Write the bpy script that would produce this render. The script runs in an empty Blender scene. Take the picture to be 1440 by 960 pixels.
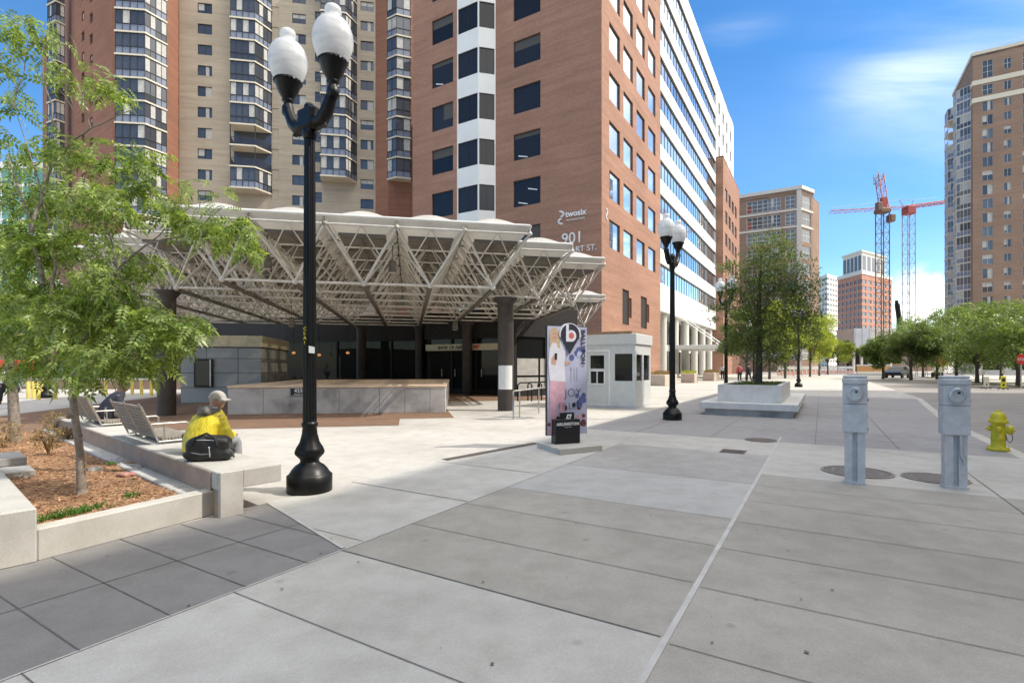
import bpy, bmesh, math, random
import numpy as np
from mathutils import Vector, Matrix
random.seed(7); RNG = np.random.default_rng(7)
scene = bpy.context.scene
COL = scene.collection
R = math.radians
EYE, HOR, F = 1.5, 515.0, 720.0

def unit(x, y):
    l = math.hypot(x, y); return (x / l, y / l)
D1 = unit(.604, 1.0)                 # along the street, away from the camera
D2 = (-D1[1], D1[0])                 # across the street, to the left
E1 = (math.cos(R(11.4)), math.sin(R(11.4)))   # canopy axes
E2 = (-E1[1], E1[0])
F1 = unit(.645, .764); F2 = (-F1[1], F1[0])   # seat wall axes

def ground(u, v, z=0.0):
    Y = (EYE - z) * F / (v - HOR); return ((u - 720) / F * Y, Y)
def at(u, Y): return ((u - 720) / F * Y, Y)
def zat(v, Y): return EYE + (HOR - v) / F * Y
def st(s, t): return (s * D1[0] + t * D2[0], s * D1[1] + t * D2[1])
def fr(o, a, x, b, y): return (o[0] + a[0] * x + b[0] * y, o[1] + a[1] * x + b[1] * y)
def ang(d): return math.atan2(d[1], d[0])

# ------------------------------------------------------------------ materials
MATS = {}
def newmat(name):
    m = bpy.data.materials.new(name); m.use_nodes = True
    nt = m.node_tree; b = nt.nodes['Principled BSDF']
    MATS[name] = m
    return m, nt, b
def N(nt, typ, **kw):
    n = nt.nodes.new(typ)
    for k, v in kw.items(): setattr(n, k, v)
    return n
def ramp(nt, fac, stops):
    r = N(nt, 'ShaderNodeValToRGB')
    e = r.color_ramp.elements
    while len(e) < len(stops): e.new(.5)
    for i, (p, c) in enumerate(stops):
        e[i].position = p; e[i].color = (c[0], c[1], c[2], 1)
    nt.links.new(fac, r.inputs[0]); return r
def noise(nt, vec, scale, detail=4, rough=.55):
    n = N(nt, 'ShaderNodeTexNoise'); n.inputs['Scale'].default_value = scale
    n.inputs['Detail'].default_value = detail; n.inputs['Roughness'].default_value = rough
    if vec is not None: nt.links.new(vec, n.inputs['Vector'])
    return n
def mixc(nt, a, b, fac, mode='MIX'):
    m = N(nt, 'ShaderNodeMix', data_type='RGBA', blend_type=mode)
    for sock, val in ((m.inputs[0], fac), (m.inputs[6], a), (m.inputs[7], b)):
        if hasattr(val, 'is_output'): nt.links.new(val, sock)
        elif isinstance(val, (int, float)): sock.default_value = val
        else: sock.default_value = (val[0], val[1], val[2], 1)
    return m.outputs[2]
def pos(nt):
    return N(nt, 'ShaderNodeNewGeometry').outputs['Position']
def uvmap(nt):
    return N(nt, 'ShaderNodeUVMap').outputs[0]
def bump(nt, b, h, strength=.3, dist=.01):
    n = N(nt, 'ShaderNodeBump'); n.inputs['Strength'].default_value = strength; n.inputs['Distance'].default_value = dist
    nt.links.new(h, n.inputs['Height']); nt.links.new(n.outputs[0], b.inputs['Normal'])

def plain(name, col, rough=.6, metal=0.0, var=.12, scale=6.0, bmp=0.0, spec=.5, objspace=False):
    """base colour with soft wear at two sizes"""
    m, nt, b = newmat(name)
    v = N(nt, 'ShaderNodeTexCoord').outputs['Object'] if objspace else pos(nt)
    n1 = noise(nt, v, scale); n2 = noise(nt, v, scale * 9, 3)
    lo = [c * (1 - var) for c in col]; hi = [min(1, c * (1 + var)) for c in col]
    r1 = ramp(nt, n1.outputs[0], [(.3, lo), (.7, hi)])
    r2 = ramp(nt, n2.outputs[0], [(.3, (1 - var * .6,) * 3), (.7, (1 + var * .0,) * 3)])
    nt.links.new(mixc(nt, r1.outputs[0], r2.outputs[0], 1.0, 'MULTIPLY'), b.inputs['Base Color'])
    b.inputs['Roughness'].default_value = rough; b.inputs['Metallic'].default_value = metal
    b.inputs['Specular IOR Level'].default_value = spec
    if bmp: bump(nt, b, n2.outputs[0], bmp, .01)
    return m

def concrete(name, col, speck=.10, stain=.22, rough=.85, big=.35, joints=None):
    m, nt, b = newmat(name)
    p = pos(nt)
    n1 = noise(nt, p, big, 5, .6); n2 = noise(nt, p, 3.2, 6, .65); n3 = noise(nt, p, 115, 3, .7)
    c = ramp(nt, n1.outputs[0], [(.28, [x * (1 - stain) for x in col]), (.5, col), (.75, [min(1, x * (1 + stain * .5)) for x in col])]).outputs[0]
    c = mixc(nt, c, ramp(nt, n2.outputs[0], [(.3, (.84, .83, .81)), (.6, (1, 1, 1))]).outputs[0], 1.0, 'MULTIPLY')
    c = mixc(nt, c, ramp(nt, n3.outputs[0], [(.35, (1 - speck,) * 3), (.65, (1 + speck,) * 3)]).outputs[0], 1.0, 'MULTIPLY')
    oi = N(nt, 'ShaderNodeObjectInfo'); c = mixc(nt, c, ramp(nt, oi.outputs['Random'], [(0, (.955, .95, .945)), (1, (1.035, 1.035, 1.04))]).outputs[0], 1.0, 'MULTIPLY')
    # small dark drips and spots
    vo = N(nt, 'ShaderNodeTexVoronoi'); vo.inputs['Scale'].default_value = 2.1; nt.links.new(p, vo.inputs['Vector'])
    sp = ramp(nt, vo.outputs['Distance'], [(.0, (.55, .53, .5)), (.045, (.72, .7, .68)), (.09, (1, 1, 1))]).outputs[0]
    c = mixc(nt, c, sp, .55, 'MULTIPLY')
    nt.links.new(c, b.inputs['Base Color'])
    b.inputs['Roughness'].default_value = rough
    b.inputs['Specular IOR Level'].default_value = .3
    bump(nt, b, n3.outputs[0], .12, .004)
    return m

def brick(name, c1, c2, mortar, bw=.21, bh=.072, contrast=1.0, panel=0.0):
    m, nt, b = newmat(name)
    uv = uvmap(nt)
    t = N(nt, 'ShaderNodeTexBrick'); nt.links.new(uv, t.inputs['Vector'])
    t.inputs['Scale'].default_value = 1.0
    t.inputs['Brick Width'].default_value = bw; t.inputs['Row Height'].default_value = bh
    t.inputs['Mortar Size'].default_value = .006; t.inputs['Bias'].default_value = 0
    for k, c in (('Color1', c1), ('Color2', c2), ('Mortar', mortar)): t.inputs[k].default_value = (*c, 1)
    mp = N(nt, 'ShaderNodeMapping'); mp.inputs['Scale'].default_value = (.12, 1.6, 1); nt.links.new(uv, mp.inputs[0])
    n1 = noise(nt, mp.outputs[0], 1.3, 6, .7); n2 = noise(nt, uv, .16, 3)
    c = mixc(nt, t.outputs['Color'], ramp(nt, n1.outputs[0], [(.28, (.78, .77, .76)), (.68, (1.12, 1.12, 1.12))]).outputs[0], contrast, 'MULTIPLY')
    c = mixc(nt, c, ramp(nt, n2.outputs[0], [(.3, (.86, .86, .87)), (.7, (1.06, 1.05, 1.04))]).outputs[0], 1, 'MULTIPLY')
    nt.links.new(c, b.inputs['Base Color']); b.inputs['Roughness'].default_value = .88
    b.inputs['Specular IOR Level'].default_value = .25
    return m

def glass(name, col=(.012, .016, .024), ior=1.6, rough=.03, wav=.0, metal=0.0):
    m, nt, b = newmat(name)
    oi = N(nt, 'ShaderNodeObjectInfo')
    r = ramp(nt, oi.outputs['Random'], [(0, [c * .7 for c in col]), (1, [min(1, c * (1.8 if metal == 0 else 1.25)) for c in col])])
    nt.links.new(r.outputs[0], b.inputs['Base Color'])
    b.inputs['Roughness'].default_value = rough; b.inputs['IOR'].default_value = ior; b.inputs['Metallic'].default_value = metal
    if wav:
        n = noise(nt, pos(nt), .8, 2); bump(nt, b, n.outputs[0], wav, .02)
    return m

def leafmat(name, c_dark, c_light, trans=.35):
    m, nt, b = newmat(name)
    g = N(nt, 'ShaderNodeNewGeometry')
    r = ramp(nt, g.outputs['Random Per Island'], [(0, c_dark), (.55, [(a + d) / 2 for a, d in zip(c_dark, c_light)]), (.9, c_light), (1, [min(1, c * 1.3) for c in c_light])])
    nt.links.new(r.outputs[0], b.inputs['Base Color']); b.inputs['Roughness'].default_value = .36
    b.inputs['Specular IOR Level'].default_value = .45
    tr = N(nt, 'ShaderNodeBsdfTranslucent')
    nt.links.new(mixc(nt, r.outputs[0], (1.25, 1.3, .5), 1, 'MULTIPLY'), tr.inputs[0])
    mx = N(nt, 'ShaderNodeMixShader'); mx.inputs[0].default_value = trans
    out = nt.nodes['Material Output']
    nt.links.new(b.outputs[0], mx.inputs[1]); nt.links.new(tr.outputs[0], mx.inputs[2]); nt.links.new(mx.outputs[0], out.inputs[0])
    return m

# ------------------------------------------------------------------ mesh builder
class MB:
    def __init__(s): s.v = []; s.f = []; s.m = []; s.sm = []
    def face(s, pts, m=0, smooth=False):
        i = len(s.v); s.v += [tuple(p) for p in pts]; s.f.append(tuple(range(i, i + len(pts)))); s.m.append(m); s.sm.append(smooth)
    def mesh(s, vs, fs, m=0, smooth=False):
        i = len(s.v); s.v += [tuple(p) for p in vs]
        for f in fs: s.f.append(tuple(j + i for j in f)); s.m.append(m); s.sm.append(smooth)
    def obox(s, o, ax, x0, x1, y0, y1, z0, z1, m=0, bev=0.0):
        """box in a frame: origin o (x,y), x axis ax (unit), y axis = ax turned left"""
        ay = (-ax[1], ax[0])
        def P(x, y, z): q = fr(o, ax, x, ay, y); return (q[0], q[1], z)
        if bev <= 0:
            v = [P(x, y, z) for z in (z0, z1) for y in (y0, y1) for x in (x0, x1)]
            s.mesh(v, [(0, 2, 3, 1), (4, 5, 7, 6), (0, 1, 5, 4), (2, 6, 7, 3), (0, 4, 6, 2), (1, 3, 7, 5)], m); return
        b = bev
        rings = []
        def ring(ix, z):
            return [P(x0 + ix + b_, y0 + ix, z) if False else None for b_ in ()]
        def oct_(i, z):
            X0, X1, Y0, Y1 = x0 + i, x1 - i, y0 + i, y1 - i
            c = b
            return [P(X0 + c, Y0, z), P(X1 - c, Y0, z), P(X1, Y0 + c, z), P(X1, Y1 - c, z), P(X1 - c, Y1, z), P(X0 + c, Y1, z), P(X0, Y1 - c, z), P(X0, Y0 + c, z)]
        rr = [oct_(b, z0), oct_(0, z0 + b), oct_(0, z1 - b), oct_(b, z1)]
        vs = sum(rr, []); fs = [tuple(range(7, -1, -1)), tuple(range(24, 32))]
        for k in range(3):
            for j in range(8): fs.append((k * 8 + j, k * 8 + (j + 1) % 8, k * 8 + 8 + (j + 1) % 8, k * 8 + 8 + j))
        s.mesh(vs, fs, m)
    def prism(s, pts, z0, z1, m=0, top=None, bottom=True):
        n = len(pts)
        a = sum(pts[i][0] * pts[(i + 1) % n][1] - pts[(i + 1) % n][0] * pts[i][1] for i in range(n))
        if a < 0: pts = pts[::-1]
        v = [(x, y, z0) for x, y in pts] + [(x, y, z1) for x, y in pts]
        s.mesh(v, [(i, (i + 1) % n, n + (i + 1) % n, n + i) for i in range(n)], m)
        s.mesh(v[n:], [tuple(range(n))], m if top is None else top)
        if bottom: s.mesh(v[:n], [tuple(range(n - 1, -1, -1))], m)
    def tube(s, pts, rad, n=8, m=0, cap=True, smooth=True):
        pts = [Vector(p) for p in pts]
        if isinstance(rad, (int, float)): rad = [rad] * len(pts)
        vs = []; up = Vector((0, 0, 1))
        prev = None
        for i, p in enumerate(pts):
            d = (pts[min(i + 1, len(pts) - 1)] - pts[max(i - 1, 0)])
            if d.length < 1e-9: d = Vector((0, 0, 1))
            d.normalize()
            if prev is None:
                a = d.cross(up if abs(d.z) < .95 else Vector((1, 0, 0))).normalized()
            else:
                a = (prev - d * prev.dot(d)).normalized()
            prev = a; b = d.cross(a)
            for k in range(n):
                t = 2 * math.pi * k / n
                vs.append(tuple(p + (a * math.cos(t) + b * math.sin(t)) * rad[i]))
        fs = []
        for i in range(len(pts) - 1):
            for k in range(n):
                fs.append((i * n + k, i * n + (k + 1) % n, (i + 1) * n + (k + 1) % n, (i + 1) * n + k))
        s.mesh(vs, fs, m, smooth)
        if cap:
            e = (len(pts) - 1) * n
            s.mesh(vs[:n], [tuple(range(n - 1, -1, -1))], m); s.mesh(vs[e:], [tuple(range(n))], m)
    def lathe(s, prof, c=(0, 0, 0), n=24, m=0, smooth=True, flute=None):
        """prof: (r, z) from bottom to top"""
        vs = []
        for i, (r, z) in enumerate(prof):
            for k in range(n):
                t = 2 * math.pi * k / n
                rr = r * (1 - (flute[i] if flute else 0) * (k % 2))
                vs.append((c[0] + rr * math.cos(t), c[1] + rr * math.sin(t), c[2] + z))
        fs = []
        for i in range(len(prof) - 1):
            for k in range(n): fs.append((i * n + k, i * n + (k + 1) % n, (i + 1) * n + (k + 1) % n, (i + 1) * n + k))
        s.mesh(vs, fs, m, smooth)
        e = (len(prof) - 1) * n
        s.mesh(vs[:n], [tuple(range(n - 1, -1, -1))], m); s.mesh(vs[e:], [tuple(range(n))], m)
    def ball(s, c, r, m=0, nu=12, nv=8, sq=(1, 1, 1)):
        vs = [(c[0], c[1], c[2] - r * sq[2])]
        for j in range(1, nv):
            a = math.pi * j / nv - math.pi / 2
            for k in range(nu):
                t = 2 * math.pi * k / nu
                vs.append((c[0] + r * sq[0] * math.cos(a) * math.cos(t), c[1] + r * sq[1] * math.cos(a) * math.sin(t), c[2] + r * sq[2] * math.sin(a)))
        vs.append((c[0], c[1], c[2] + r * sq[2])); L = len(vs) - 1
        fs = []
        for k in range(nu): fs.append((0, 1 + (k + 1) % nu, 1 + k)); fs.append((L, L - nu + k, L - nu + (k + 1) % nu))
        for j in range(nv - 2):
            for k in range(nu):
                b = 1 + j * nu
                fs.append((b + k, b + (k + 1) % nu, b + nu + (k + 1) % nu, b + nu + k))
        s.mesh(vs, fs, m, True)
    def data(s, name, mats, off=(0, 0, 0)):
        me = bpy.data.meshes.new(name)
        v = [(p[0] - off[0], p[1] - off[1], p[2] - off[2]) for p in s.v] if any(off) else s.v
        me.from_pydata(v, [], s.f)
        for mm in (mats if isinstance(mats, (list, tuple)) else [mats]): me.materials.append(MATS[mm] if isinstance(mm, str) else mm)
        me.polygons.foreach_set('material_index', s.m); me.polygons.foreach_set('use_smooth', s.sm)
        uv = me.uv_layers.new(name='UVMap'); buf = []
        for f in s.f:
            p0, p1, p2 = (Vector(s.v[f[0]]), Vector(s.v[f[1]]), Vector(s.v[f[2]]))
            n = (p1 - p0).cross(p2 - p0)
            if n.length > 1e-12: n.normalize()
            h = math.hypot(n.x, n.y)
            if h < .7:
                for i in f: buf += [s.v[i][0], s.v[i][1]]
            else:
                tx, ty = -n.y / h, n.x / h
                for i in f: buf += [s.v[i][0] * tx + s.v[i][1] * ty, s.v[i][2]]
        uv.data.foreach_set('uv', buf)
        me.update(); return me
    def build(s, name, mats, parent=None, loc=None):
        off = tuple(loc) if loc is not None else (0, 0, 0)
        if parent is not None: off = tuple(wloc(parent))
        o = bpy.data.objects.new(name, s.data(name, mats, off)); COL.objects.link(o)
        if parent is not None: o.parent = parent
        elif loc is not None: o.location = loc
        return o

def wloc(o):
    l = Vector(o.location)
    while o.parent: o = o.parent; l = l + Vector(o.location)
    return l
def link(name, me, parent=None, loc=(0, 0, 0), rz=0.0):
    o = bpy.data.objects.new(name, me); COL.objects.link(o)
    o.parent = parent; o.location = loc; o.rotation_euler = (0, 0, rz); return o
def put(name, me, parent, p, rz):
    """place shared mesh at world point p under a thing that is not rotated"""
    w = wloc(parent); return link(name, me, parent, (p[0] - w[0], p[1] - w[1], p[2] - w[2]), rz)
def tag(o, label=None, cat=None, group=None, kind=None):
    if label: o['label'] = label
    if cat: o['category'] = cat
    if group: o['group'] = group
    if kind: o['kind'] = kind
    return o
def thing(name, label, cat, loc=(0, 0, 0), rz=0.0, group=None):
    o = bpy.data.objects.new(name, None); COL.objects.link(o)
    o.empty_display_size = .3
    o.location = (loc[0], loc[1], loc[2] if len(loc) > 2 else 0); o.rotation_euler = (0, 0, rz)
    return tag(o, label, cat, group)
def kids(o): return [c for c in COL.objects if c.parent == o]
def dup(o, loc=None, rz=None, label=None, parent=None):
    c = o.copy(); COL.objects.link(c); c.parent = parent
    if loc is not None: c.location = (loc[0], loc[1], loc[2] if len(loc) > 2 else 0)
    if rz is not None: c.rotation_euler = (0, 0, rz)
    if label: c['label'] = label
    for k in kids(o): dup(k, parent=c)
    return c
def struct(o): o['kind'] = 'structure'; return o

def text_mesh(name, s, size, mat, ext=.01, font_shear=0.0, spacing=1.0, bold=0.0):
    """text in the xz plane, facing -y, baseline at z=0, starting at x=0"""
    c = bpy.data.curves.new(name, 'FONT'); c.body = s; c.size = size; c.extrude = ext; c.shear = font_shear
    c.space_character = spacing; c.offset = bold; c.resolution_u = 4
    o = bpy.data.objects.new(name, c); COL.objects.link(o)
    me = bpy.data.meshes.new_from_object(o.evaluated_get(bpy.context.evaluated_depsgraph_get()))
    COL.objects.unlink(o); bpy.data.objects.remove(o)
    me.transform(Matrix.Rotation(R(90), 4, 'X')); me.name = name
    me.materials.clear(); me.materials.append(MATS[mat]); return me
def text_width(me):
    xs = [v.co.x for v in me.vertices]; return (max(xs) - min(xs)) if xs else 0

def wall(mb, A, B, z0, z1, ops=(), depth=.2, m=0, mr=None):
    """wall from A to B (left to right seen from outside) with real openings (x0,x1,za,zb)"""
    d = unit(B[0] - A[0], B[1] - A[1]); inn = (-d[1], d[0]); W = math.hypot(B[0] - A[0], B[1] - A[1])
    mr = m if mr is None else mr
    def P(x, z, y=0.0): return (A[0] + d[0] * x + inn[0] * y, A[1] + d[1] * x + inn[1] * y, z)
    xs = sorted({0.0, W, *[round(min(max(o[0], 0), W), 4) for o in ops], *[round(min(max(o[1], 0), W), 4) for o in ops]})
    zs = sorted({z0, z1, *[round(o[2], 4) for o in ops], *[round(o[3], 4) for o in ops]})
    for i in range(len(xs) - 1):
        for j in range(len(zs) - 1):
            cx, cz = (xs[i] + xs[i + 1]) / 2, (zs[j] + zs[j + 1]) / 2
            if any(o[0] < cx < o[1] and o[2] < cz < o[3] for o in ops): continue
            mb.face([P(xs[i], zs[j]), P(xs[i + 1], zs[j]), P(xs[i + 1], zs[j + 1]), P(xs[i], zs[j + 1])], m)
    for (x0, x1, a, b) in [o[:4] for o in ops]:
        mb.face([P(x0, a), P(x1, a), P(x1, a, depth), P(x0, a, depth)], mr)
        mb.face([P(x0, b, depth), P(x1, b, depth), P(x1, b), P(x0, b)], mr)
        mb.face([P(x0, a), P(x0, a, depth), P(x0, b, depth), P(x0, b)], mr)
        mb.face([P(x1, b), P(x1, b, depth), P(x1, a, depth), P(x1, a)], mr)
def wallpt(A, B, x, y=0.0):
    d = unit(B[0] - A[0], B[1] - A[1]); return (A[0] + d[0] * x - d[1] * y, A[1] + d[1] * x + d[0] * y)

def window_mesh(name, w, h, cols=1, rows=1, fr_=.05, fm=0, curtain=None, split=None, dep=.06, sill=0.0):
    """window in the local frame: x right, z up, y into the wall. slots: frame, pane, curtain"""
    mb = MB()
    mb.obox((0, 0), (1, 0), 0, fr_, 0, dep, 0, h, 0); mb.obox((0, 0), (1, 0), w - fr_, w, 0, dep, 0, h, 0)
    mb.obox((0, 0), (1, 0), fr_, w - fr_, 0, dep, 0, fr_, 0); mb.obox((0, 0), (1, 0), fr_, w - fr_, 0, dep, h - fr_, h, 0)
    for i in range(1, cols):
        x = w * (split if split and cols == 2 else i / cols); mb.obox((0, 0), (1, 0), x - fr_ * .4, x + fr_ * .4, .004, dep, fr_, h - fr_, 0)
    for j in range(1, rows):
        z = h * j / rows; mb.obox((0, 0), (1, 0), fr_, w - fr_, .008, dep, z - fr_ * .4, z + fr_ * .4, 0)
    mb.face([(fr_, dep * .7, fr_), (w - fr_, dep * .7, fr_), (w - fr_, dep * .7, h - fr_), (fr_, dep * .7, h - fr_)], 1)
    if curtain:
        for (a, b, c, e) in curtain:
            mb.face([(w * a + fr_, dep * .6, h * c + fr_), (w * b - fr_, dep * .6, h * c + fr_), (w * b - fr_, dep * .6, h * e - fr_), (w * a + fr_, dep * .6, h * e - fr_)], 2)
    if sill: mb.obox((0, 0), (1, 0), -.05, w + .05, -sill, 0, -.08, -.002, 0)
    return mb
# ------------------------------------------------------------------ colours
concrete('plaza_concrete', (.50, .475, .435))
concrete('slab_light', (.49, .475, .445))
concrete('slab_beige', (.365, .345, .31))
concrete('slab_blue', (.455, .45, .44), stain=.15)
concrete('slab_grey', (.37, .36, .345))
concrete('slab_dark', (.315, .305, .305), stain=.18)
concrete('tile_dark', (.235, .225, .22), stain=.14)
concrete('cast_concrete', (.52, .50, .455), stain=.2, big=.9)
concrete('old_concrete', (.52, .50, .475), stain=.5, big=1.1)
concrete('white_concrete', (.70, .69, .665), stain=.12)
concrete('asphalt', (.32, .30, .28), stain=.2)
concrete('ground_mix', (.42, .40, .37))
plain('joint', (.15, .143, .135), .9, var=.25)
plain('joint_pale', (.50, .485, .465), .8, var=.12)
brick('brick_paving', (.27, .165, .105), (.21, .13, .088), (.17, .12, .09), .2, .1)
brick('red_brick', (.385, .212, .145), (.325, .17, .118), (.34, .235, .185))
brick('red_brick_tower', (.34, .158, .10), (.29, .13, .085), (.3, .19, .145))
brick('tan_brick', (.51, .435, .335), (.46, .385, .30), (.47, .41, .33))
brick('brown_brick', (.335, .225, .165), (.28, .185, .135), (.31, .23, .18))
brick('far_red_brick', (.50, .26, .19), (.45, .23, .17), (.47, .32, .27), .4, .2)  # distance haze put into the colour as a paler brick
plain('white_panel', (.78, .775, .75), .5, var=.04, scale=.6)
plain('cream_trim', (.66, .60, .48), .6, var=.08)
plain('light_stone', (.62, .60, .55), .7, var=.06)
plain('white_paint', (.80, .80, .79), .4, var=.04)
plain('bronze_frame', (.035, .03, .028), .4, var=.2)
plain('white_frame', (.68, .67, .64), .5, var=.05)
plain('black_metal', (.006, .006, .006), .38, var=.3, scale=20, spec=.32)
plain('dark_column', (.060, .048, .042), .55, var=.25, scale=3)
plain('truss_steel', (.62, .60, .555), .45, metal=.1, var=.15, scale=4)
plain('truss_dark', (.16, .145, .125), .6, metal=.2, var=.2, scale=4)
plain('steel_rail', (.55, .53, .49), .3, metal=.8, var=.1)
plain('grey_panel', (.42, .435, .425), .5, var=.07, scale=1.5)
plain('fascia_tan', (.68, .62, .43), .6, var=.12)
plain('booth_white', (.62, .63, .61), .5, var=.05)
plain('rust_wood', (.33, .21, .12), .8, var=.25)
plain('pedestal_grey', (.55, .555, .565), .5, metal=0, var=.14, scale=8, objspace=True)
plain('meter_socket', (.52, .54, .55), .35, metal=.3, var=.08, objspace=True)
plain('hydrant_yellow', (.62, .52, .02), .45, var=.14, scale=14)
plain('bollard_yellow', (.72, .56, .13), .55, var=.12)
plain('iron_cover', (.16, .135, .115), .6, metal=.4, var=.35, scale=30)
plain('iron_rim', (.27, .23, .19), .6, metal=.3, var=.3, scale=30)
plain('tyre_mark', (.335, .325, .315), .9, var=.1)
plain('blind', (.075, .07, .062), .7, var=.1)
plain('poster_black', (.012, .012, .014), .45, var=.15)
plain('screen_dark', (.02, .024, .027), .15, var=.1)
plain('bench_wood', (.36, .32, .27), .75, var=.3, scale=25)
plain('bark', (.30, .255, .215), .9, var=.4, scale=16, bmp=.6)
plain('dark_bark', (.09, .075, .062), .9, var=.3, scale=14, bmp=.5)
plain('soil', (.07, .05, .035), .95, var=.4, scale=20)
plain('crane_red', (.33, .045, .04), .5, var=.1)
plain('crane_grey', (.30, .34, .40), .5, var=.15)
plain('crane_brown', (.20, .125, .095), .6, var=.2)
plain('sign_red', (.72, .03, .02), .4, var=.05)
plain('sign_yellow', (.85, .75, .02), .4, var=.05)
plain('sign_cream', (.72, .69, .56), .5, var=.05)
plain('barrier_orange', (.55, .27, .09), .6, var=.15)
plain('pink_mesh', (.68, .36, .30), .7, var=.3, scale=3)
plain('blue_grey_wrap', (.50, .55, .62), .5, var=.12, scale=.3)
plain('curtain', (.50, .49, .46), .8, var=.15, scale=3)
plain('dark_inside', (.022, .020, .019), .8, var=.3)
plain('roof_grey', (.25, .24, .23), .9, var=.1)
plain('teal_glass', (.16, .36, .33), .15, var=.15, scale=.2)
plain('car_paint', (.02, .022, .026), .25, var=.05)
plain('rubber', (.015, .015, .015), .8, var=.1)
glass('office_glass', (.016, .017, .021), 1.38)
glass('office_glass_side', (.66, .73, .82), 1.5, .015, 0, .9)
glass('ribbon_glass', (.68, .75, .84), 1.5, .015, .02, .9)
glass('apartment_glass', (.085, .095, .115), 1.6, .03, 0, .18)
glass('shop_glass', (.010, .011, .011), 1.28)
glass('far_glass', (.10, .11, .125), 1.6, .1)
glass('tower_glass', (.08, .09, .10), 1.7, .05)
# mulch: chips of bark
m, nt, b = newmat('mulch')
p = pos(nt); vo = N(nt, 'ShaderNodeTexVoronoi'); vo.inputs['Scale'].default_value = 42; nt.links.new(p, vo.inputs['Vector'])
c = ramp(nt, vo.outputs['Color'], [(.1, (.22, .105, .05)), (.5, (.46, .25, .125)), (.9, (.62, .39, .21))]).outputs[0]
c = mixc(nt, c, ramp(nt, noise(nt, p, 1.6, 5).outputs[0], [(.35, (.62, .58, .55)), (.6, (1.05, 1.05, 1.05))]).outputs[0], 1, 'MULTIPLY')
nt.links.new(c, b.inputs['Base Color']); b.inputs['Roughness'].default_value = .95
bump(nt, b, vo.outputs['Distance'], .9, .03)
# roof skin: an opaque pale rim and a clear-ish skylight in the middle of each pad
def skin(name, clear, col=(.80, .795, .775)):
    m, nt, b = newmat(name)
    n = noise(nt, pos(nt), 1.4, 5)
    r = ramp(nt, n.outputs[0], [(.3, [q * .82 for q in col]), (.65, col)])
    nt.links.new(r.outputs[0], b.inputs['Base Color']); b.inputs['Roughness'].default_value = .5
    tr = N(nt, 'ShaderNodeBsdfTranslucent'); tr.inputs[0].default_value = (.66, .62, .53, 1)
    mx = N(nt, 'ShaderNodeMixShader'); mx.inputs[0].default_value = .2
    nt.links.new(b.outputs[0], mx.inputs[1]); nt.links.new(tr.outputs[0], mx.inputs[2]); last = mx.outputs[0]
    if clear:
        tp = N(nt, 'ShaderNodeBsdfTransparent'); tp.inputs[0].default_value = (1, .95, .86, 1); m2 = N(nt, 'ShaderNodeMixShader'); m2.inputs[0].default_value = clear
        nt.links.new(last, m2.inputs[1]); nt.links.new(tp.outputs[0], m2.inputs[2]); last = m2.outputs[0]
    nt.links.new(last, nt.nodes['Material Output'].inputs[0])
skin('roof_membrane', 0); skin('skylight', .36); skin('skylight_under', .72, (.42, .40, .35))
# milky lamp globe, swirled
m, nt, b = newmat('globe_glass')
wv = N(nt, 'ShaderNodeTexNoise'); wv.inputs['Scale'].default_value = 3.0
mp = N(nt, 'ShaderNodeMapping'); mp.inputs['Scale'].default_value = (1, 1, 4.5); mp.inputs['Rotation'].default_value = (.35, .2, 0)
nt.links.new(N(nt, 'ShaderNodeTexCoord').outputs['Object'], mp.inputs[0]); nt.links.new(mp.outputs[0], wv.inputs['Vector'])
nt.links.new(ramp(nt, wv.outputs[0], [(.38, (.68, .69, .70)), (.56, (.90, .90, .89))]).outputs[0], b.inputs['Base Color'])
b.inputs['Roughness'].default_value = .18; b.inputs['Subsurface Weight'].default_value = .0
tr = N(nt, 'ShaderNodeBsdfTranslucent'); tr.inputs[0].default_value = (.85, .86, .87, 1)
mx = N(nt, 'ShaderNodeMixShader'); mx.inputs[0].default_value = .4
nt.links.new(b.outputs[0], mx.inputs[1]); nt.links.new(tr.outputs[0], mx.inputs[2]); nt.links.new(mx.outputs[0], nt.nodes['Material Output'].inputs[0])
leafmat('leaf_locust', (.12, .185, .045), (.37, .455, .155), .5)
leafmat('leaf_dark', (.085, .12, .038), (.19, .245, .08), .42)
leafmat('leaf_street', (.09, .15, .035), (.25, .33, .10), .4)
leafmat('leaf_lime', (.26, .31, .04), (.50, .54, .13), .45)
leafmat('leaf_hedge', (.03, .08, .015), (.08, .16, .03), .3)
leafmat('leaf_dry', (.22, .15, .07), (.42, .30, .15), .3)
leafmat('leaf_bulb', (.05, .14, .02), (.13, .27, .05), .3)

# ------------------------------------------------------------------ camera, sky and sun
cam = bpy.data.cameras.new('camera'); co = bpy.data.objects.new('camera', cam); COL.objects.link(co)
co.location = (0, 0, EYE); co.rotation_euler = (R(90), 0, 0)
cam.sensor_width = 36; cam.lens = 18.0; cam.shift_y = (HOR - 480) / 1440.0
cam.clip_end = 3000; cam.clip_start = .05
scene.camera = co
SUN_EL = 47.0; TO_SUN = Vector((.995 * math.cos(R(SUN_EL)), -.1 * math.cos(R(SUN_EL)), math.sin(R(SUN_EL)))).normalized()
sl = bpy.data.lights.new('sun', 'SUN'); sl.energy = 2.5; sl.angle = R(.5); sl.color = (1, .94, .85)
so = bpy.data.objects.new('sun', sl); COL.objects.link(so); so.rotation_euler = TO_SUN.to_track_quat('Z', 'Y').to_euler(); so.location = (60, -20, 80)
w = bpy.data.worlds.new('World'); scene.world = w; w.use_nodes = True
nt = w.node_tree; bg = nt.nodes['Background']
sky = N(nt, 'ShaderNodeTexSky', sky_type='NISHITA'); sky.sun_disc = False
sky.sun_elevation = R(SUN_EL); sky.sun_rotation = math.atan2(TO_SUN.x, TO_SUN.y)
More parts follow.
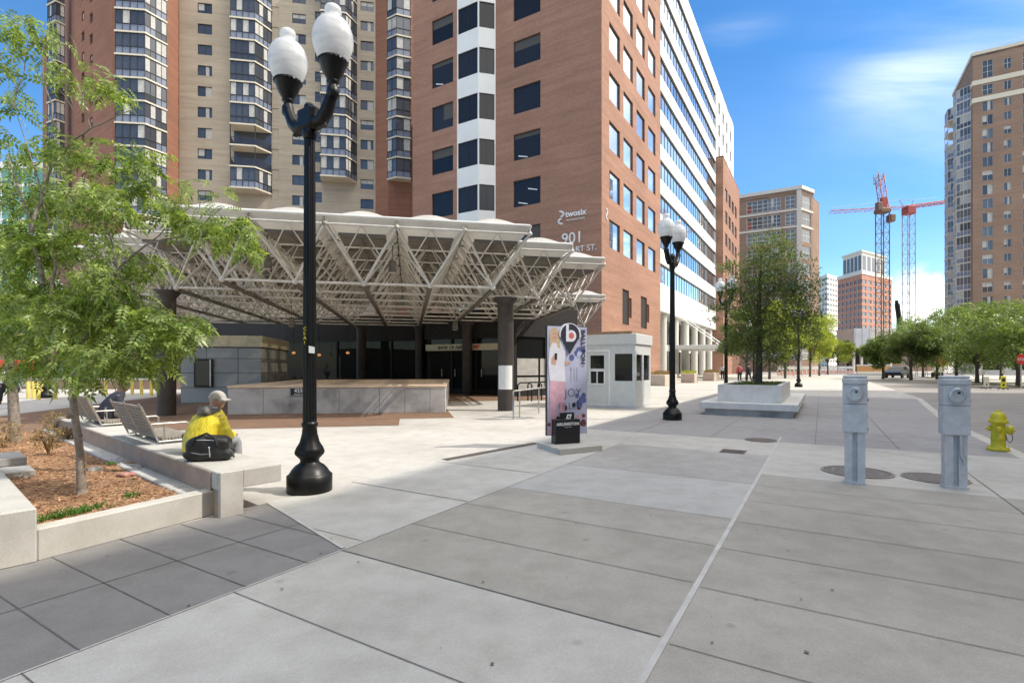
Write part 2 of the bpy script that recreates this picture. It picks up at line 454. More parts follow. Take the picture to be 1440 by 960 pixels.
sky.air_density = 1.0; sky.dust_density = .35; sky.ozone_density = 3.0; sky.altitude = 100
dirv = N(nt, 'ShaderNodeTexCoord').outputs['Generated']
sep = N(nt, 'ShaderNodeSeparateXYZ'); nt.links.new(dirv, sep.inputs[0])
def M(op, a, b=None):
    n = N(nt, 'ShaderNodeMath', operation=op)
    for i, x in enumerate((a, b)):
        if x is None: continue
        if hasattr(x, 'is_output'): nt.links.new(x, n.inputs[i])
        else: n.inputs[i].default_value = x
    return n.outputs[0]
zc = M('ADD', M('MAXIMUM', sep.outputs[2], 0.0), .12)
cmb = N(nt, 'ShaderNodeCombineXYZ')
nt.links.new(M('DIVIDE', sep.outputs[0], zc), cmb.inputs[0]); nt.links.new(M('DIVIDE', sep.outputs[1], zc), cmb.inputs[1])
mp = N(nt, 'ShaderNodeMapping'); mp.inputs['Rotation'].default_value = (0, 0, R(-25)); mp.inputs['Scale'].default_value = (.55, 1.5, 1)
nt.links.new(cmb.outputs[0], mp.inputs[0])
wisp = noise(nt, mp.outputs[0], 1.0, 7, .55); wisp.inputs['Distortion'].default_value = .5
puff = noise(nt, cmb.outputs[0], 1.5, 8, .6)
def blob(u, v, inner, outer, zs=1.0):
    """soft patch of sky around the direction of pixel (u, v)"""
    d = Vector(((u - 720) / F, 1, (HOR - v) / F)).normalized()
    sub = N(nt, 'ShaderNodeVectorMath', operation='SUBTRACT'); nt.links.new(dirv, sub.inputs[0]); sub.inputs[1].default_value = d
    sc = N(nt, 'ShaderNodeVectorMath', operation='MULTIPLY'); nt.links.new(sub.outputs[0], sc.inputs[0]); sc.inputs[1].default_value = (1, 1, zs)
    ln = N(nt, 'ShaderNodeVectorMath', operation='LENGTH'); nt.links.new(sc.outputs[0], ln.inputs[0])
    mr = N(nt, 'ShaderNodeMapRange', interpolation_type='SMOOTHSTEP'); nt.links.new(ln.outputs[1], mr.inputs[0])
    mr.inputs[1].default_value = inner; mr.inputs[2].default_value = outer; mr.inputs[3].default_value = 1; mr.inputs[4].default_value = 0
    return mr.outputs[0]
def mapr(x, a, b, c=0.0, d=1.0):
    mr = N(nt, 'ShaderNodeMapRange', interpolation_type='SMOOTHSTEP'); nt.links.new(x, mr.inputs[0])
    for i, q in enumerate((a, b, c, d)): mr.inputs[i + 1].default_value = q
    return mr.outputs[0]
streak = M('ADD', blob(1262, 110, 0, .115, 2.2), M('ADD', blob(1035, 48, 0, .10, 3.2), blob(1440, 25, .02, .30, 1.4)))
thin = M('MULTIPLY', mapr(wisp.outputs[0], .30, .66), M('MINIMUM', M('ADD', M('MULTIPLY', streak, .29), .02), .5))
lowc = M('ADD', M('ADD', blob(1318, 412, .0, .075, 1.3), blob(1285, 440, .0, .04, 1.6)), M('ADD', blob(30, 275, .0, .06, 1.5), blob(1100, 425, .0, .09, 2)))
puffd = noise(nt, dirv, 9.0, 7, .6)
cum = M('MULTIPLY', mapr(puffd.outputs[0], .46, .60), M('MINIMUM', lowc, 1.0))
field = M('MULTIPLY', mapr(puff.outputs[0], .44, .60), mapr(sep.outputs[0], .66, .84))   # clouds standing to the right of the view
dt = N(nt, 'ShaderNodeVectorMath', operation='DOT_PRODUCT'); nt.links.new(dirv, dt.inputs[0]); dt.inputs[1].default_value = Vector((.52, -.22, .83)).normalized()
bank = M('MULTIPLY', mapr(dt.outputs['Value'], .54, .72), mapr(puff.outputs[0], .22, .42))   # unseen bright cloud added high behind the camera to fill the shade
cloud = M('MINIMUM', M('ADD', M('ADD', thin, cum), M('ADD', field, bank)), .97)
hs = N(nt, 'ShaderNodeHueSaturation'); hs.inputs['Saturation'].default_value = 1.3; hs.inputs['Value'].default_value = 1.0
nt.links.new(sky.outputs[0], hs.inputs['Color'])
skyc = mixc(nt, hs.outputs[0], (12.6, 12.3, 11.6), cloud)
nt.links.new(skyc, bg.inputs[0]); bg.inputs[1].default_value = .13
vs = scene.view_settings
vs.view_transform = 'Standard'; vs.look = 'None'; vs.exposure = 0.74; vs.gamma = 1; vs.use_curve_mapping = False
scene.render.engine = 'CYCLES'
scene.cycles.use_denoising = True
scene.cycles.max_bounces = 8; scene.cycles.diffuse_bounces = 4; scene.cycles.glossy_bounces = 4; scene.cycles.transmission_bounces = 4; scene.cycles.transparent_max_bounces = 6
scene.cycles.caustics_reflective = False; scene.cycles.caustics_refractive = False

# ------------------------------------------------------------------ ground
def sheet(name, pts, z, mat):
    mb = MB(); mb.face([(x, y, z) for x, y in pts]); return struct(mb.build(name, mat))
KERB = [(-60, -3.0), (15.5, -3.0), (18, -3.05), (24, -3.5), (30, -4.0), (150, -4.0)]
sheet('ground', [(-900, -300), (1100, -300), (1100, 1500), (-900, 1500)], -.125, 'ground_mix')
sheet('road', [st(-60, -3.0), st(-60, -13.2), st(150, -13.2), st(150, -3.0)], -.121, 'asphalt')
mb = MB(); mb.prism([st(*p) for p in KERB] + [st(150, 120), st(-60, 120)], -.13, 0); struct(mb.build('plaza', 'plaza_concrete'))
mb = MB()
for (a, b) in zip(KERB[:-1], KERB[1:]):
    mb.face([(*st(a[0], a[1] + .004), .004), (*st(b[0], b[1] + .004), .004), (*st(b[0], b[1] + .22), .004), (*st(a[0], a[1] + .22), .004)])
struct(mb.build('kerb', 'cast_concrete'))
mb = MB(); mb.prism([st(20, -13.2), st(150, -13.2), st(150, -60), st(20, -60)], -.13, 0); struct(mb.build('pavement', 'plaza_concrete'))
def patch(s0, s1, t0, t1, mat, z=.004, name='pavement'): return sheet(name, [st(s0, t0), st(s1, t0), st(s1, t1), st(s0, t1)], z, mat)
T0, T1 = .73, 3.34
for mat, edges in (('slab_light', (-6, .9, 1.95, 2.85)), ('slab_beige', (2.85, 3.68, 4.53, 5.4)), ('slab_blue', (5.4, 7.15))):
    for e0, e1 in zip(edges[:-1], edges[1:]): patch(e0, e1, T0, T1, mat)
patch(7.15, 9.6, T0, T1, 'slab_grey'); patch(9.6, 11.4, T0, T1, 'slab_light')
[patch(e0, e1, -2.78, T0, 'slab_beige') for e0, e1 in zip((-6, 1.1, 1.95, 2.8, 3.63, 4.5, 5.35, 6.25, 7.1), (1.1, 1.95, 2.8, 3.63, 4.5, 5.35, 6.25, 7.1, 7.9))]; patch(7.9, 11.4, -2.78, T0, 'slab_light')
patch(3.1, 11.4, T1, 5.2, 'slab_light', .0045)
sheet('pavement', [st(11.4, 4.95), st(11.4, -2.78), st(15.5, -2.78), st(18, -2.83), st(24, -3.28), st(30, -3.78), st(30, 4.95)], .004, 'slab_dark')
sheet('pavement', [st(-8, T1), st(2.9, T1), st(3.42, 5.2), st(-8, 5.2)], .006, 'tile_dark')
# joints, cut as thin strips
mj = MB()
def joint(a, b, w=.012, z=.009, mb_=None):
    d = unit(b[0] - a[0], b[1] - a[1]); n = (-d[1] * w / 2, d[0] * w / 2)
    (mb_ or mj).face([(a[0] - n[0], a[1] - n[1], z), (b[0] - n[0], b[1] - n[1], z), (b[0] + n[0], b[1] + n[1], z), (a[0] + n[0], a[1] + n[1], z)])
for s_ in (.9, 1.95, 2.85, 3.68, 4.53, 5.4, 7.15): joint(st(s_, T0 + .03), st(s_, T1), .011 if s_ == 2.85 else .0065)
for s_ in (1.1, 1.95, 2.8, 3.63, 4.5, 5.35, 6.25, 7.1): joint(st(s_, -2.78), st(s_, T0 - .03), .0065)
for s_ in (-1.0, -.3, .2, .65, 1.13, 1.57, 2.04, 2.53): joint(st(s_, T1), st(s_, 5.2), .008, .0105)
joint(st(2.99, 3.62), st(2.99, 5.2), .008, .0105)
joint(st(-8, 4.24), st(3.15, 4.24), .008, .0105)
joint(st(-6, -1.76), st(11.4, -1.76), .009)
for t_ in (2.0, .1, 3.6, -1.2): joint(st(11.4, t_), st(30, t_), .011)
for s_ in (13.6, 16, 18.4, 20.8, 23.2, 25.6, 28): joint(st(s_, -2.7), st(s_, 4.9), .01)
joint(st(4.6, 3.36), st(4.6, 5.2)); joint(st(6.3, 3.36), st(6.3, 5.2)); joint(st(8.8, 3.36), st(8.8, 5.2))
struct(mj.build('pavement_joints', 'joint'))
mj2 = MB()
joint(st(-4, T0), st(12.2, T0), .036, .0085, mj2); joint(st(2.88, T1 + .02), st(3.42, 5.2), .03, .0125, mj2); joint(st(-6, T1), st(11.4, T1), .016, .0082, mj2)
struct(mj2.build('pavement_joints', 'joint_pale'))
# chewing gum and drips
mg = MB(); rg = random.Random(3)
for i in range(80):
    s_ = rg.uniform(1.2, 10); t_ = rg.uniform(-2.6, 5.0); c = st(s_, t_); r_ = rg.uniform(.004, .012)
    mg.face([(c[0] + r_ * rg.uniform(.7, 1.2) * math.cos(k * math.pi / 4), c[1] + r_ * rg.uniform(.7, 1.2) * math.sin(k * math.pi / 4), .0135) for k in range(8)])
o = mg.build('gum_spots', 'joint'); tag(o, 'small dark gum spots scattered on the paving', kind='stuff')
# trench drain
mb = MB(); a, b = ground(625, 647), ground(755, 623); joint(a, b, .16, .011, mb); o = mb.build('drain_grate', 'iron_cover')
tag(o, 'long dark slot drain set in the concrete left of the banner', 'drain')
# brown brick paving under the canopy
F0 = (-8.6, 12.8)
def ce(a, b): return fr(F0, E1, a, E2, b)
sheet('brick_paving', [ce(-6.2, -.9), ce(5.65, -.9), ce(5.65, .75), ce(7.2, .75), ce(7.2, 7.8), ce(12.5, 7.8), ce(12.5, 17), ce(-6.2, 17)], .006, 'brick_paving')
# iron covers
def manhole(p, r, label):
    mb = MB(); n = 32
    ring = lambda rr, z: [(p[0] + rr * math.cos(2 * math.pi * k / n), p[1] + rr * math.sin(2 * math.pi * k / n), z) for k in range(n)]
    a, b_, c = ring(r, .012), ring(r * .86, .016), ring(r * .82, .011)
    for k in range(n):
        j = (k + 1) % n
        mb.face([a[k], a[j], b_[j], b_[k]]); mb.face([b_[k], b_[j], c[j], c[k]])
    mb.face(c)
    d, e = ring(r * .70, .0135), ring(r * .66, .0135)
    for k in range(n): mb.face([d[k], d[(k + 1) % n], e[(k + 1) % n], e[k]], 1)
    f_, g_ = ring(r, .0125), ring(r * .93, .0145)
    for k in range(n): mb.face([(f_[k][0], f_[k][1], .0145), (f_[(k + 1) % n][0], f_[(k + 1) % n][1], .0145), (g_[(k + 1) % n][0], g_[(k + 1) % n][1], .0165), (g_[k][0], g_[k][1], .0165)], 1)
    o = mb.build('manhole_cover', ['iron_cover', 'iron_rim'], loc=(p[0], p[1], 0)); tag(o, label, 'manhole cover', 'manhole covers in the paving')
manhole(ground(1205, 664), .44, 'rusty round manhole cover behind the left grey pedestal')
manhole(ground(1315, 673), .37, 'rusty round manhole cover beside the right grey pedestal')
manhole(ground(1070, 619), .3, 'small round cover at the edge of the dark paving')
mb = MB(); c = ground(1031, 635); mb.obox(c, D1, -.2, .2, -.2, .2, .008, .0125)
for k in range(5): mb.obox(c, D1, -.16 + k * .07, -.13 + k * .07, -.17, .17, .0125, .016)
tag(mb.build('drain_grate', 'iron_cover'), 'small square drain grate in the grey slab', 'drain')


# ------------------------------------------------------------------ office building with the brick corner
C = (7.09, 40.5)
def cf(k, o=0.0): return (C[0] + D2[0] * k - D1[0] * o, C[1] + D2[1] * k - D1[1] * o)     # along the shaded front; o = standing proud
def cs(k, i=0.0): return (C[0] + D1[0] * k + D2[0] * i, C[1] + D1[1] * k + D2[1] * i)     # along the sunny side; i = set back
FL = [11.28 + 4.05 * i for i in range(10)]; WH = 2.3; HB = 53.0
office = thing('office_building', 'tall red brick and white office building with ribbon windows, behind the metal canopy', 'office building', (*C, 0))
mb = MB(); wn = []
def ops_of(cols, zs, h): return [(a, b, z, z + h) for (a, b) in cols for z in zs]
# front, brick right of the white bay
o1 = ops_of([(1.87, 4.53)], FL, WH); wall(mb, cf(10), C, 0, HB, o1, .16); wn.append((cf(10), C, o1))
o2 = ops_of([(18.8 - 16.4, 18.8 - 13.9)], FL, WH); wall(mb, cf(18.8, 1.1), cf(13.45, 1.1), 0, HB, o2, .16); wn.append((cf(18.8, 1.1), cf(13.45, 1.1), o2))
wall(mb, cf(18.8, -30), cf(18.8, 1.1), 0, HB)
# sunny brick side with the two dark louvred openings
lou = [(4.95, 6.75, 5.2, 8.3), (6.75, 7.5, 5.9, 7.7), (10.3, 12.3, 5.2, 8.3), (12.3, 13.1, 5.9, 7.7)]
o3 = ops_of([(1.7, 4.3), (5.25, 7.85), (8.95, 11.55), (12.75, 15.35)], FL, WH)
wall(mb, C, cs(17.3), 0, HB, o3 + lou, .13); wn.append((C, cs(17.3), o3))
wall(mb, cs(17.3), cs(17.3, 4.2), 0, HB)
mb.build('brick_wall', 'red_brick', office)
mb = None
for li, (x0, x1, a, b) in enumerate(lou):
    if li % 2 == 0: mb = MB()
    p, q = wallpt(C, cs(17.3), x0, .12), wallpt(C, cs(17.3), x1, .12)
    mb.face([(*p, a), (*q, a), (*q, b), (*p, b)], 0)
    if li % 2: mb.build('louvre', 'dark_inside', office)
# white folded bay
mb = MB()
ob = [(.1, 2.27, z, z + WH) for z in FL]; wall(mb, cf(13.45, 1.1), cf(11.1, 1.1), 0, HB, ob, .1)
oc = [(.08, 1.47, z, z + WH) for z in FL]; wall(mb, cf(11.1, 1.1), cf(10), 0, HB, oc, .1)
mb.build('white_bay', 'white_panel', office)
wm = window_mesh('window', 2.66, WH, 1, 1, .06).data('window', ['bronze_frame', 'office_glass'])
ws = window_mesh('window', 2.60, WH, 1, 1, .05).data('window', ['bronze_frame', 'office_glass_side'])
wl = window_mesh('window', 2.5, WH, 1, 1, .06).data('window', ['bronze_frame', 'office_glass'])
wb = window_mesh('window', 2.17, WH, 2, 1, .06).data('window', ['bronze_frame', 'office_glass'])
wc = window_mesh('window', 1.39, WH, 2, 1, .06).data('window', ['bronze_frame', 'office_glass'])
def front_variants(w):
    out = []
    for v in range(5):
        mb = window_mesh('window', w, WH, 1, 1, .06, curtain={1: [(0, 1, .62, 1)], 2: [(0, 1, .8, 1)], 3: [(.5, 1, .35, 1)]}.get(v))
        if v in (2, 4):      # white strips painted on the glass as the glow of ceiling tubes
            for (xa, za) in ((.16, .16), (.52, .62))[:1 if v == 2 else 2]:
                mb.face([(w * xa, .038, WH * za + .10), (w * xa, .038, WH * za), (w * (xa + .34), .038, WH * za - .24), (w * (xa + .34), .038, WH * za - .16)][::-1], 3)
        out.append(mb.data('window', ['bronze_frame', 'office_glass', 'blind', 'white_paint']))
    return out
rv = random.Random(12)
VF = front_variants(2.66); VL = front_variants(2.5)
for (A, B, oo), me in zip(wn, (wm, wl, ws)):
    for i, (x0, x1, a, b) in enumerate(oo):
        if me is wm: me_ = VF[{1: 4, 2: 2, 3: 0, 4: 1}.get(i, rv.randrange(4))]
        elif me is wl: me_ = VL[rv.randrange(4)]
        else: me_ = me
        put('window', me_, office, (*wallpt(A, B, x0, .10), a), ang((B[0] - A[0], B[1] - A[1])))
for A, B, oo, me in ((cf(13.45, 1.1), cf(11.1, 1.1), ob, wb), (cf(11.1, 1.1), cf(10), oc, wc)):
    for (x0, x1, a, b) in oo: put('window', me, office, (*wallpt(A, B, x0, .06), a), ang((B[0] - A[0], B[1] - A[1])))
# the white long side
mb = MB(); SET = 1.2; KA, KE = 16.9, 58.6; LW = KE - KA
orb = [(0, LW, z, z + WH) for z in FL] 
wall(mb, cs(KA, SET), cs(KE, SET), 8.28, HB, orb, .28)
mb.prism([cs(KA, SET + .001), cs(KE, SET + .001), cs(KE, SET + 3.4), cs(KA, SET + 3.4)], 8.0, 8.27)
ow = [(x, x + 1.8, z, z + WH) for x in (2.5, 7, 11.5, 16) for z in FL[7:]]
wall(mb, cs(KE, SET), cs(80, SET), 38.8, HB, ow, .2)
mb.build('white_wall', 'white_panel', office)
we = window_mesh('window', 1.8, WH, 1, 1, .06).data('window', ['bronze_frame', 'ribbon_glass'])
for (x0, x1, a, b) in ow: put('window', we, office, (*wallpt(cs(KE, SET), cs(80, SET), x0, .15), a), ang(D1))
mr = MB()
n = 28
for i in range(n):
    x0, x1 = LW * i / n, LW * (i + 1) / n; t = random.uniform(-.006, .006)
    mr.face([(x0, .2 + t, 0), (x1, .2 - t, 0), (x1, .2 - t * .6, WH), (x0, .2 + t, WH)], 1)
    if i: mr.obox((0, 0), (1, 0), x0 - .022, x0 + .022, .16, .23, 0, WH, 0)
mr.obox((0, 0), (1, 0), 0, LW, .1, .21, WH - .16, WH, 0); mr.obox((0, 0), (1, 0), 0, LW, .15, .21, 0, .05, 0)
me = mr.data('ribbon_window', ['bronze_frame', 'ribbon_glass'])
for z in FL: put('ribbon_window', me, office, (*cs(KA, SET), z), ang(D1))
# ground floor behind the columns
mg_ = MB(); A, B = cs(KA, SET + 3), cs(KE, SET + 3)
i = 0; x = 0.0
while x < LW - 1:
    p, q = wallpt(A, B, x), wallpt(A, B, x + 2.0)
    mg_.face([(*p, .3), (*q, .3), (*q, 3.7), (*p, 3.7)], 1); mg_.face([(*p, 4.6), (*q, 4.6), (*q, 8.0), (*p, 8.0)], 1)
    mg_.obox(p, D1, -.06, .06, -.08, .1, 0, 8, 0); x += 2.0
mg_.obox(A, D1, 0, LW, -.05, .12, 3.7, 4.6, 2); mg_.obox(A, D1, 0, LW, -.05, .12, 0, .3, 2)
mg_.build('shop_front', ['white_frame', 'shop_glass', 'white_panel'], office)
for k in range(7):
    mb = MB(); p = cs(KA + 3 + k * 6.2, SET + .9); mb.lathe([(.52, 0), (.52, 8.1)], (*p, 0), 20); mb.build('column', 'light_stone', office)
mb = MB(); p = cs(30, SET)
mb.obox(p, D1, 0, 11, -6.0, .5, 3.75, 4.2); mb.obox(p, D1, .15, 10.85, -5.85, .5, 4.2, 4.26)
cn = mb.build('entrance_canopy', 'white_panel', office)
for x in (3.0, 8.0):
    mb = MB(); a, b = fr(p, D1, x, D2, -4.8), fr(p, D1, x, D2, .0)
    mb.tube([(*a, 4.2), (*b, 7.9)], .07, 8); mb.build('hanger_rod', 'white_paint', cn)
# far brick end block
mb = MB(); HE = 38.8
A, B = cs(KE, 0), cs(79.6, 0)
oe = ops_of([(2.2, 4.8), (6.2, 8.8), (10.2, 12.8), (14.2, 16.8)], FL[:6], WH) + [(4, 4.9, 3.6, 6.6), (6, 6.9, 3.6, 6.6)]
wall(mb, A, B, 0, HE, oe, .14); wall(mb, cs(KE, SET + 4), A, 0, HE); wall(mb, B, cs(79.6, 25), 0, HE)
mb.prism([A, B, cs(79.6, 10), cs(KE, 10)], HE - .3, HE - .02)
mb.build('brick_wall', 'red_brick', office)
for (x0, x1, a, b) in oe[:24]: put('window', ws, office, (*wallpt(A, B, x0, .10), a), ang(D1))
mb = MB()
for (x0, x1, a, b) in oe[24:]:
    mb = MB(); p, q = wallpt(A, B, x0, .12), wallpt(A, B, x1, .12); mb.face([(*p, a), (*q, a), (*q, b), (*p, b)]); mb.build('louvre', 'dark_inside', office)
mb = MB(); foot = [cf(18.8, 1.1), cf(11.1, 1.1), cf(10), C, cs(17.3), cs(17.3, SET), cs(80, SET), cs(80, 25), cf(18.8, -30)]
mb.prism(foot, HB - .4, HB - .01)
wall(mb, cs(80, SET), cs(80, 25), 38.8, HB); wall(mb, cs(80, 25), cf(18.8, -30), 0, HB)
mb.build('roof', 'roof_grey', office)
# lettering on the brick, each word a sign of its own
def sign_on(A, B, x, z, words, label, group=None, emblem=None):
    """words: (dx, dz, string, size, spacing, bold)"""
    o = thing('wall_sign', label, 'sign', (*wallpt(A, B, x, -.03), z), ang((B[0] - A[0], B[1] - A[1])), group)
    for dx, dz, s_, size, spc, bold in words:
        link('lettering', text_mesh('lettering', s_, size, 'white_paint', .03, 0, spc, bold), o, (dx, 0, dz))
    if emblem:
        mb = MB(); ex, ez, es = emblem
        for sg in (1, -1):
            pts = []
            for k in range(9):
                t = k / 8; pts.append((ex + sg * es * (.30 * math.sin(math.pi * t) - .12 * t), ez + sg * es * (.06 + .5 * t)))
            for (a, b) in zip(pts[:-1], pts[1:]):
                w_ = es * .055
                mb.obox((0, 0), (1, 0), min(a[0], b[0]) - w_, max(a[0], b[0]) + w_, -.03, .03, min(a[1], b[1]) - .02, max(a[1], b[1]) + .02)
        link('emblem', mb.data('emblem', 'white_paint'), o)
    return o
sign_on(cf(10), C, 6.15, 13.75, [(.72, .0, 'twosix', .66, 1.02, .018), (.78, -.36, 'TECHNOLOGIES', .215, 1.05, .0)], 'white twosix technologies lettering with a flame emblem on shaded brick', emblem=(.32, .02, 1.0))
sign_on(cf(10), C, 6.5, 11.55, [(0, 0, '901', 1.28, 1.0, 0)], 'large white number 901 on the shaded brick front')
sign_on(cf(10), C, 6.15, 10.78, [(0, 0, 'STUART ST.', .66, 1.0, 0)], 'white STUART ST. lettering partly hidden by the canopy roof')
sign_on(C, cs(17.3), .75, 13.6, [], 'small white emblem high on the sunny brick side', emblem=(.3, .2, .8))

# ------------------------------------------------------------------ apartment towers
FH = 2.75
PCH = {}
def bay_mesh(name, w, cl, cr, p, variant, slab='cream_trim', fh=FH):
    """one storey of a glazed bay: x along the wall, -y outwards"""
    mb = MB(); pl = [(0, 0), (cl, -p), (w - cr, -p), (w, 0)]
    def off(d):
        return [(0 - d * .6, 0), (cl - d * .5, -p - d), (w - cr + d * .5, -p - d), (w + d * .6, 0)]
    mb.prism(off(.10), -.02, .17, 0)
    rnd = random.Random(variant)
    if variant == 'open':
        mb.face([(.05, -.1, .17), (w - .05, -.1, .17), (w - .05, -.1, fh - .02), (.05, -.1, fh - .02)], 2)
        for a, b in zip(pl[:-1], pl[1:]):
            d = unit(b[0] - a[0], b[1] - a[1]); L = math.hypot(b[0] - a[0], b[1] - a[1])
            mb.obox(a, d, 0, L, .02, .05, 1.1, 1.16, 1)
            k = 0.0
            while k < L: mb.obox(a, d, k, k + .025, .02, .045, .17, 1.1, 1); k += .14
        for q in pl[1:3]: mb.obox(q, (1, 0), -.05, .05, -.0, .1, .17, fh - .02, 1)
    else:
        for a, b in zip(pl[:-1], pl[1:]):
            d = unit(b[0] - a[0], b[1] - a[1]); L = math.hypot(b[0] - a[0], b[1] - a[1]); inn = (-d[1], d[0])
            def P(x, z, y=.05): return (a[0] + d[0] * x + inn[0] * y, a[1] + d[1] * x + inn[1] * y, z)
            nn = 2 if L > 2.2 else 1
            for i in range(nn):
                x0, x1 = L * i / nn, L * (i + 1) / nn
                mb.face([P(x0, .17), P(x1, .17), P(x1, fh - .02), P(x0, fh - .02)], 2)
                if rnd.random() < .55:
                    s_ = rnd.choice([(0, .5), (.5, 1), (0, 1), (.3, .7)]); mb.face([P(x0 + (x1 - x0) * s_[0], 1.1, .045), P(x0 + (x1 - x0) * s_[1], 1.1, .045), P(x0 + (x1 - x0) * s_[1], fh - .1, .045), P(x0 + (x1 - x0) * s_[0], fh - .1, .045)], 3)
                if rnd.random() < .7: mb.face([P(x0, .2, .046), P(x1, .2, .046), P(x1, 1.02, .046), P(x0, 1.02, .046)], 4)
            for i in range(nn * 2 + 1):
                x = L * i / (nn * 2); wd = .045 if i % 2 == 0 else .022
                mb.obox(a, d, max(0, x - wd), min(L, x + wd), 0, .07, .17, fh - .02, 1)
            mb.obox(a, d, 0, L, -.012, .08, 1.03, 1.11, 1); mb.obox(a, d, 0, L, -.01, .08, fh - .1, fh - .02, 1)
    return mb.data(name, [slab, 'bronze_frame' if slab == 'cream_trim' else 'white_frame', 'apartment_glass' if slab == 'cream_trim' else 'tower_glass', 'curtain', 'bay_panel'])
plain('bay_panel', (.20, .23, .30), .25, var=.1, scale=.7)
def bays(parent, A, B, x, w, cl, cr, p, z0, nst, opens=(), slab='cream_trim', fh=FH):
    key = (w, cl, cr, p, slab)
    if key not in PCH: PCH[key] = [bay_mesh('glazed_bay', w, cl, cr, p, v, slab, fh) for v in ('a', 'b', 'c', 'd', 'open')]
    rnd = random.Random(x * 7 + w)
    for i in range(nst):
        me = PCH[key][4] if i in opens else PCH[key][rnd.randrange(4)]
        put('glazed_bay', me, parent, (*wallpt(A, B, x), z0 + i * fh), ang((B[0] - A[0], B[1] - A[1])))
def apt_windows(w, h, fm='bronze_frame', gm='apartment_glass'):
    r = []
    for cu in (None, [(.5, 1, 0, 1)], [(0, .45, .3, 1)], [(0, 1, .55, 1)], [(.5, .8, 0, 1)]):
        r.append(window_mesh('window', w, h, 2, 1, .045, curtain=cu, dep=.08).data('window', [fm, gm, 'curtain']))
    return r
def fill(parent, A, B, ops, meshes, y=.12, seed=1):
    rnd = random.Random(seed)
    for (x0, x1, a, b) in ops: put('window', rnd.choice(meshes), parent, (*wallpt(A, B, x0, y), a), ang((B[0] - A[0], B[1] - A[1])))
HT = 61.0
NS = range(7, 20)
# left: red brick with glazed bays
q0, q1, q2, q3, q4 = at(105, 71), at(158, 63.6), at(171, 63.6), at(233, 64.2), at(252, 67.2)
q5 = at(528, 71.5)
tl = thing('apartment_tower', 'red brick apartment tower with a glazed corner bay, at the left behind the tree', 'apartment tower', (*q2, 0), group='apartment towers behind the canopy')
mb = MB()
owl = [(x, x + 1.1, FH * n - 1.35 + dz, FH * n + dz) for n in NS for x, dz in ((2.6, 0), (5.6, 1.35))]
wall(mb, q0, q1, 0, HT, owl, .18)
wall(mb, q1, q2, 0, HT); wall(mb, q2, q3, 0, HT); wall(mb, q3, q4, 0, HT)
wall(mb, at(60, 95), q0, 0, HT); wall(mb, q4, at(252, 95), 0, HT); wall(mb, at(252, 95), at(60, 95), 0, HT)
mb.build('wall', 'red_brick_tower', tl)
fill(tl, q0, q1, owl, apt_windows(1.1, 1.35))
mb = MB(); mb.prism([q0, q1, q2, q3, q4, at(252, 95), at(60, 95)], HT, HT + .3); mb.build('roof', 'roof_grey', tl)
bays(tl, q2, q3, .15, 5.1, .35, 1.4, 2.1, FH * 7 + .5, 13)
qa, qb = at(74, 73.5), at(106, 71)
bays(tl, qa, qb, 0, 3.2, .9, .05, 1.0, FH * 6, 14)
# middle: tan brick
tm = thing('apartment_tower', 'tan brick apartment tower with rows of small windows behind the left lamp post', 'apartment tower', (*q4, 0), group='apartment towers behind the canopy')
Wt = math.hypot(q5[0] - q4[0], q5[1] - q4[1]); dt = unit(q5[0] - q4[0], q5[1] - q4[1])
def xt(u):   # distance along the tan front under pixel column u
    r_ = (u - 720) / F; return (r_ * q4[1] - q4[0]) / (dt[0] - r_ * dt[1])
mb = MB(); owt = []; owp = []; ows = []
for n in NS:
    for u in (278, 411, 507): owt.append((xt(u), xt(u) + 1.75, FH * n - 1.35, FH * n))
    owp.append((xt(381.5), xt(381.5) + .95, FH * n - 1.4 + .6, FH * n + .6))
    ows.append((xt(443), xt(443) + .9, FH * n - 1.4 + .6, FH * n + .6))
wall(mb, q4, q5, 0, HT, owt + owp + ows, .2)
wall(mb, q5, at(528, 96), 0, HT)
mb.build('wall', 'tan_brick', tm)
fill(tm, q4, q5, owt, apt_windows(1.75, 1.35), seed=3)
pm = MB(); pm.obox((0, 0), (1, 0), 0, .95, 0, .05, 0, 1.4, 0); pm.obox((0, 0), (1, 0), .06, .89, -.02, 0, .06, 1.34, 0); pme = pm.data('vent_panel', 'tan_panel') if 'tan_panel' in MATS else None
plain('tan_panel', (.44, .37, .28), .7, var=.08)
pme = pm.data('vent_panel', 'tan_panel')
for i, (x0, x1, a, b) in enumerate(owp): put('vent_panel', pme, tm, (*wallpt(q4, q5, x0, .1), a), ang(dt))
fill(tm, q4, q5, ows, [window_mesh('window', .9, 1.4, 1, 2, .05).data('window', ['bronze_frame', 'apartment_glass'])], seed=4)
mb = MB(); mb.prism([q4, q5, at(528, 96), at(252, 95)], HT, HT + .3); mb.build('roof', 'roof_grey', tm)
bays(tm, q4, q5, xt(329), 4.75, .25, 1.5, 2.1, FH * 9 - .1, 12, (1, 2))
bays(tm, q4, q5, xt(452), 4.7, .25, 1.2, 2.0, FH * 10 - .6, 11)
# right: red brick sliver beside the office building
tr_ = thing('apartment_tower', 'narrow red brick apartment tower squeezed between tan tower and office block', 'apartment tower', (*q5, 0), group='apartment towers behind the canopy')
q6, q7, q8 = at(546, 70.2), at(577, 71.2), at(640, 74.5)
mb = MB(); wall(mb, q5, q6, 0, HT); wall(mb, q6, q7, 0, HT); wall(mb, q7, q8, 0, HT); wall(mb, q8, at(640, 97), 0, HT)
mb.build('wall', 'red_brick_tower', tr_)
mb = MB(); mb.prism([q5, q6, q7, q8, at(640, 97), at(528, 97)], HT, HT + .3); mb.build('roof', 'roof_grey', tr_)
bays(tr_, q6, q7, -.15, 3.2, 1.1, .2, 1.3, FH * 10 - .5, 11)

